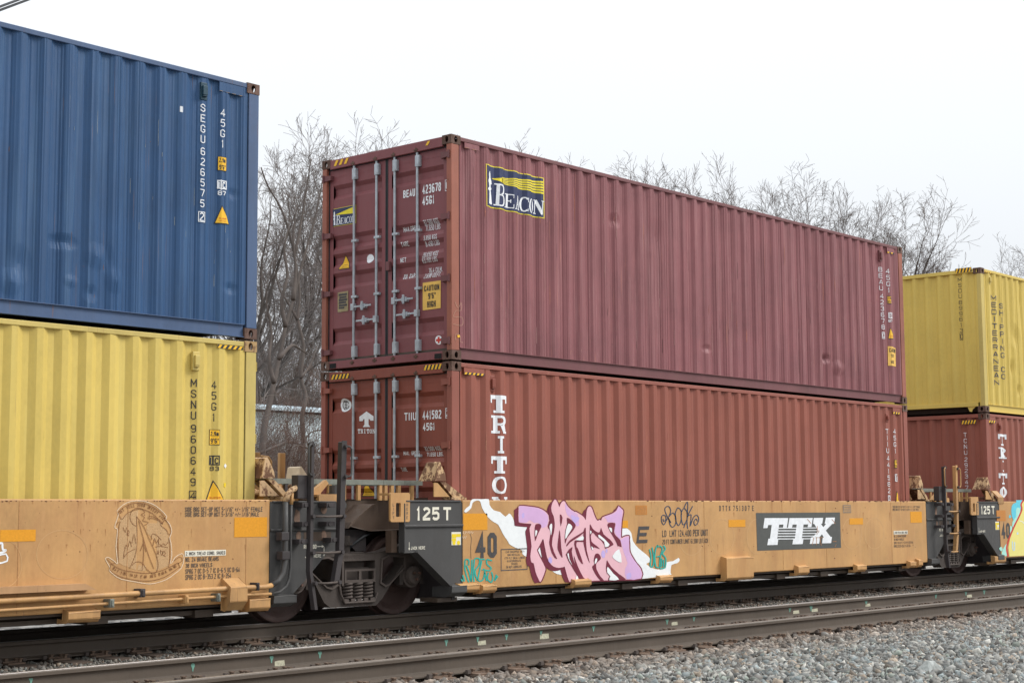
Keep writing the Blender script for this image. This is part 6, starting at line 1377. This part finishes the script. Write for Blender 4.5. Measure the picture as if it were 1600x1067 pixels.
from mathutils import Quaternion
def grow_tree(seed, H_, spread=.5, kids=(7, 6, 5, 4), r0=.16, trunk_frac=.42, up=.25, multi=1, wander=.16, first=.35, ratio=(.5, .8), env=None):
    rg = random.Random(seed); segs = []
    def rv(d, ang):
        a = d.orthogonal().normalized(); a.rotate(Quaternion(d, rg.uniform(0, 6.283))); v = d.copy(); v.rotate(Quaternion(a, ang)); return v
    def branch(p, d, ln, r_, lv):
        n = (8, 8, 6, 4, 3, 2)[min(lv, 5)]; sl = ln/n; rr = r_; k = kids[lv] if lv < len(kids) else 0
        f0 = first if lv == 0 else .22; starts = sorted(f0+(1-f0)*(j+rg.random())/k for j in range(k)); si = 0; drift = Vector((rg.gauss(0, 1), rg.gauss(0, 1), rg.gauss(0, .4)))*wander*.5
        for i in range(n):
            if rg.random() < .35: drift = Vector((rg.gauss(0, 1), rg.gauss(0, 1), rg.gauss(0, .5)))*wander*.6
            d = (d+drift+Vector((rg.gauss(0, wander*.5), rg.gauss(0, wander*.5), rg.gauss(0, wander*.4)+up*(.05, .16, .07, .03, .02, .02)[min(lv, 5)]))).normalized()
            q = p+d*sl
            if env and lv > 1 and ((q.x/env[0])**2+(q.y/env[0])**2+(max(q.z-env[1], 0)/env[2])**2) > 1+.25*rg.random(): return
            r2 = max(r_*(1-(.62 if lv == 0 else .8)*(i+1)/n), .003); segs.append((p, q, rr, r2, lv))
            while si < k and starts[si] <= (i+1)/n+1e-6:
                f = starts[si]; si += 1; cl = ln*rg.uniform(*ratio)*(1.15-.5*f)
                branch(p+(q-p)*rg.random(), rv(d, rg.uniform(.5, 1.05)*spread*2), cl, max(rr*rg.uniform(.42, .62), .003), lv+1)
            p, rr = q, r2
        if k and lv < 2:
            for _ in range(2): branch(p, rv(d, rg.uniform(.25, .6)), ln*.5, rr*.85, lv+1)
    for _ in range(multi):
        o = Vector((rg.uniform(-.3, .3), rg.uniform(-.3, .3), 0)) if multi > 1 else Vector((0, 0, 0))
        d = Vector((rg.gauss(0, .3 if multi > 1 else .05), rg.gauss(0, .3 if multi > 1 else .05), 1)).normalized()
        branch(o, d, H_*trunk_frac*(rg.uniform(.7, 1.1) if multi > 1 else 1), r0, 0)
    return segs
def segs_mesh(name, segs, sides, mat, minr=0):
    n = len(segs); 
    if not n: return None
    A = np.array([s[0] for s in segs]); Bv = np.array([s[1] for s in segs]); ra = np.maximum(np.array([s[2] for s in segs]), minr); rb = np.maximum(np.array([s[3] for s in segs]), minr*.8)
    D = Bv-A; D /= np.maximum(np.linalg.norm(D, axis=1, keepdims=True), 1e-6)
    ref = np.where(np.abs(D[:, 2:3]) < .9, np.array([[0, 0, 1.]]), np.array([[1., 0, 0]])); U = np.cross(D, ref); U /= np.linalg.norm(U, axis=1, keepdims=True); Vv = np.cross(D, U)
    ang = np.arange(sides)*2*np.pi/sides; c = np.cos(ang)[None, :, None]; s_ = np.sin(ang)[None, :, None]
    off = U[:, None]*c+Vv[:, None]*s_
    ring0 = A[:, None]+off*ra[:, None, None]; ring1 = Bv[:, None]+off*rb[:, None, None]
    V = np.concatenate([ring0, ring1], 1).reshape(-1, 3)
    j = np.arange(sides); j2 = (j+1) % sides
    q = np.stack([j, j2, j2+sides, j+sides], -1)[None]+(np.arange(n)*2*sides)[:, None, None]
    F = q.reshape(-1); me = bpy.data.meshes.new(name); me.vertices.add(len(V)); me.vertices.foreach_set('co', V.ravel()); me.loops.add(len(F)); me.loops.foreach_set('vertex_index', F); k = len(F)//4
    me.polygons.add(k); me.polygons.foreach_set('loop_start', np.arange(k)*4); me.polygons.foreach_set('loop_total', np.full(k, 4)); me.update(); me.materials.append(mat); return me
variants = []
for i in range(6):
    sg = grow_tree(100+i*7, 12, spread=.36+.05*(i % 3), kids=(7, 7, 6, 5), r0=(.15, .12, .17)[i % 3], trunk_frac=.56, up=1.1, wander=.17, first=.38, ratio=(.42, .64), env=(4.3+.4*(i % 3), 7.5, 5.0))
    top = np.array([tuple(s_[1]) for s_ in sg if s_[4] > 1]); variants.append((segs_mesh('trunk', [s_ for s_ in sg if s_[4] <= 1], 6, BARK), segs_mesh('crown', [s_ for s_ in sg if s_[4] > 1], 3, BARK2, .0048), top))
TREES = [(418, 205, 30, 0), (470, 180, 34, 1), (505, 190, 30, 2), (560, 178, 44, 4), (610, 186, 47, 5), (660, 215, 50, 0), (745, 232, 52, 1), (790, 226, 50, 3), (872, 212, 50, 2), (925, 240, 55, 4), (975, 255, 52, 5), (1045, 250, 52, 0), (1095, 240, 48, 1), (1150, 285, 55, 2),
         (1195, 268, 50, 3), (1245, 282, 50, 4), (1290, 253, 44, 5), (1325, 283, 46, 0), (1372, 290, 48, 1), (1432, 284, 42, 2), (1385, 300, 50, 0), (1600, 366, 46, 4), (1680, 350, 46, 5), (1400, 350, 62, 5), (340, 250, 34, 2), (1760, 380, 50, 1), (690, 235, 66, 2), (830, 238, 64, 0), (1015, 270, 66, 4), (1125, 275, 68, 5), (1225, 290, 66, 0), (1345, 305, 66, 3), (432, 250, 48, 2), (492, 240, 46, 5)]
where = ['behind the blue container corner, first in the gap', 'tallest in the gap between the stacks', 'just left of the maroon container doors', 'above the maroon container doors, left part', 'above the maroon doors, right part', 'above the maroon container front corner', 'faint behind the lighthouse logo', 'whose tips barely clear the roof right of the logo',
  'above the maroon roof, first full crown right of the logo', 'small and pale, second crown over the maroon roof', 'thin, over the maroon roof left of its middle', 'upright and narrow over the middle of the maroon roof', 'broad with a crooked crown over the maroon roof middle', 'low between two taller crowns over the maroon roof', 'rounded, over the right half of the maroon roof', 'slim with bare forks over the right half of the roof', 'tallest over the right half of the maroon roof', 'spreading just right of the tallest crown', 'dense, over the far end of the maroon roof', 'large spreading, above the gap before the mustard container', 'bushy, overlapping the large spreading crown on its left', 'at the right edge of the picture above the mustard container', 'beyond the right edge of the picture', 'small and far away, in the notch beside the mustard container', 'hidden behind the blue container', 'far right behind the mustard container', 'faint, second row, just above the maroon front corner', 'faint, second row, between the first crowns right of the logo', 'faint, second row, left of the roof middle', 'faint, second row, over the roof middle', 'faint, second row, over the right half of the roof', 'faint, second row, beneath the spreading crowns at the roof end', 'slim and pale, second row behind the gap, left', 'slim and pale, second row behind the gap, beside the maroon doors']
for i, (u, v, Y, k) in enumerate(TREES):
    x = atY(u, 780, Y)[0]; tm, cm, top = variants[k]; rz_ = (i*2.39996) % 6.283; ca_, sa_ = math.cos(rz_), math.sin(rz_); lo_, hi_ = .2, 3.0
    RP = np.stack([top[:, 0]*ca_-top[:, 1]*sa_, top[:, 0]*sa_+top[:, 1]*ca_, top[:, 2]], 1)
    for _ in range(18):
        sc_ = (lo_+hi_)/2; Dv = RP*sc_+np.array([x-CX, Y-CY, -.3-CZ]); vv = 533.5-FPX*(Dv@np.array(U2))/(Dv@np.array(_F))
        if np.percentile(vv, .06) > v: lo_ = sc_
        else: hi_ = sc_
        hp_ = RP[:, 2] > RP[:, 2].max()*.6; x = atY(u, 780, Y)[0]-RP[hp_, 0].mean()*sc_-RP[hp_, 1].mean()*sc_*(-(x-CX)/(Y-CY))
    rt = empty('bare_tree', (x, Y, -.3), 'leafless grey-brown tree '+where[i], 'tree', 'bare trees behind the train')
    rt.scale = (sc_, sc_, sc_); rt.rotation_euler.z = (i*2.39996) % 6.283
    for nm, me in (('trunk', tm), ('crown', cm)): o = bpy.data.objects.new(nm, me); COL.objects.link(o); o.parent = rt
# brush between the stacks
bv = []
for i in range(4):
    sg = grow_tree(300+i, 6.5, spread=.34, kids=(7, 6, 4), r0=.028, trunk_frac=.66, up=.9, multi=5, wander=.15, first=.1)
    bv.append((segs_mesh('stems', sg, 3, BARK3 if i % 2 else BARK4, .0042), max(s_[1].z for s_ in sg)))
rb = random.Random(12); SH = sorted([(372+i*14+rb.uniform(-5, 5), rb.uniform(12, 22.5), rb.uniform(3.4, 5.8)) for i in range(12)])
ordn = ['first', 'second', 'third', 'fourth', 'fifth', 'sixth', 'seventh', 'eighth', 'ninth', 'tenth', 'eleventh', 'twelfth', 'thirteenth', 'fourteenth', 'fifteenth']
for i, (u, Y, h) in enumerate(SH):
    x = atY(u, 780, Y)[0]; me, top = bv[i % 4]; rt = bpy.data.objects.new('bare_shrub', me); COL.objects.link(rt); rt.location = (x, Y, -.3); s_ = h/top; rt.scale = (s_, s_, s_); rt.rotation_euler.z = rb.uniform(0, 6)
    tag(rt, ('reddish' if i % 2 else 'grey')+' leafless '+('tall ' if h > 4.3 else 'low ')+'shrub, '+ordn[i]+' from the yellow container in the brush before the pale building', 'shrub', 'bare shrubs between the stacks')
for i in range(15):
    u = 372+i*11.5; Y = 34+rb.uniform(0, 12); x = atY(u, 780, Y)[0]; me, top = bv[i % 4]; rt = bpy.data.objects.new('bare_sapling', me); COL.objects.link(rt); rt.location = (x, Y, -.3); s_ = rb.uniform(6.0, 10.5)/top; rt.scale = (s_*.95, s_*.95, s_); rt.rotation_euler.z = rb.uniform(0, 6)
    tag(rt, 'slender many-stemmed bare sapling rising above the pale building roof, '+ordn[i]+' from the yellow container', 'sapling', 'bare saplings behind the pale building')
# leaning dark trunks and fallen limb in the gap
def gp(u, v, Y): x, z = atY(u, v, Y); return (x, Y, z)
def stem(name, pts, Y, r0, r1, label, cat, forks=()):
    P = [gp(u, v, Y+.1*i) for i, (u, v) in enumerate(spline(pts, 3, False))]; n = len(P)
    M = MB().tube(P, [r0+(r1-r0)*i/(n-1) for i in range(n)], 8)
    for f in forks:
        Q = [gp(u, v, Y+.1*i) for i, (u, v) in enumerate(spline(f, 3, False))]; k = len(Q); M.tube(Q, [r0*.55+(r1*.5-r0*.55)*i/(k-1) for i in range(k)], 6)
    return tag(obj(name, M, BARK, loc=P[0], smooth=True), label, cat)
stem('leaning_trunk', [(402, 860), (404, 780), (409, 710), (413, 670), (419, 640), (428, 598), (436, 560), (446, 510), (458, 468), (470, 420), (484, 370), (497, 320), (506, 270)], 15, .105, .012, 'dark leaning tree trunk just right of the yellow container', 'tree',
     ([(428, 598), (420, 560), (424, 520), (416, 470), (420, 420)], [(446, 510), (440, 470), (449, 430), (444, 390), (452, 345), (448, 300)], [(458, 468), (462, 420), (458, 370), (464, 320)], [(436, 560), (455, 540), (468, 545), (490, 560)]))
stem('twisted_trunk', [(452, 860), (456, 780), (470, 730), (474, 690), (472, 650), (478, 620), (470, 590), (474, 540), (465, 500), (468, 460), (460, 400), (448, 350), (436, 320), (418, 290), (408, 262)], 19, .085, .02, 'twisted slender trunk in the middle of the gap, in front of the pale building', 'tree',
     ([(460, 400), (470, 350), (478, 300), (486, 250)], [(465, 500), (448, 470), (436, 450), (425, 400)], [(470, 590), (485, 570), (495, 540)]))
stem('fallen_limb', [(392, 712), (415, 704), (435, 696), (455, 690), (475, 698), (510, 712)], 13, .042, .018, 'curved dark limb crossing low in the brush in front of the pale building', 'branch', ([(475, 690), (485, 676), (500, 672), (520, 674)],))
sg = []; rg = random.Random(77)
for i in range(1100):
    u = rg.uniform(350, 560); Y = rg.uniform(10, 23); x = atY(u, 780, Y)[0]; z = abs(rg.gauss(0, 1))*1.5; p = Vector((x, Y, z))
    d = Vector((rg.gauss(0, 1), rg.gauss(0, 1), rg.gauss(.3, .8))).normalized()
    for k in range(4):
        q = p+d*rg.uniform(.15, .4); sg.append((p, q, .005, .004, 3)); p = q; d = (d+Vector((rg.gauss(0, .3), rg.gauss(0, .3), rg.gauss(0, .3)))).normalized()
for i in range(5200):
    x = rg.uniform(0, 60); Y = rg.uniform(25, 33); z = abs(rg.gauss(3.5, 2.6)); p = Vector((x, Y+8, z)); d = Vector((rg.gauss(0, .5), rg.gauss(0, .5), 1)).normalized()
    for k in range(4):
        q = p+d*rg.uniform(.3, .8); sg.append((p, q, .008, .005, 3)); p = q; d = (d+Vector((rg.gauss(0, .3), rg.gauss(0, .3), rg.gauss(0, .2)))).normalized()
me = segs_mesh('undergrowth', sg, 3, BARK4, .0045); o = bpy.data.objects.new('undergrowth', me); COL.objects.link(o); tag(o, 'tangle of bare twigs and briars behind the train', 'undergrowth', kind='stuff')

# overhead cables at the top left corner
for dv, lab in ((0, 'upper overhead cable crossing the top left corner of the sky'), (5.5, 'lower overhead cable crossing the top left corner of the sky')):
    Yc = -4; a = gp(-30, 22+dv, Yc); b = gp(40, -4+dv, Yc+1); dx = [b[k]-a[k] for k in range(3)]
    M = MB().tube([tuple(a[k]-dx[k]*4 for k in range(3)), a, b, tuple(b[k]+dx[k]*6 for k in range(3))], .010, 6)
    tag(obj('overhead_cable', M, RUBBER, loc=a), lab, 'cable', 'overhead cables')
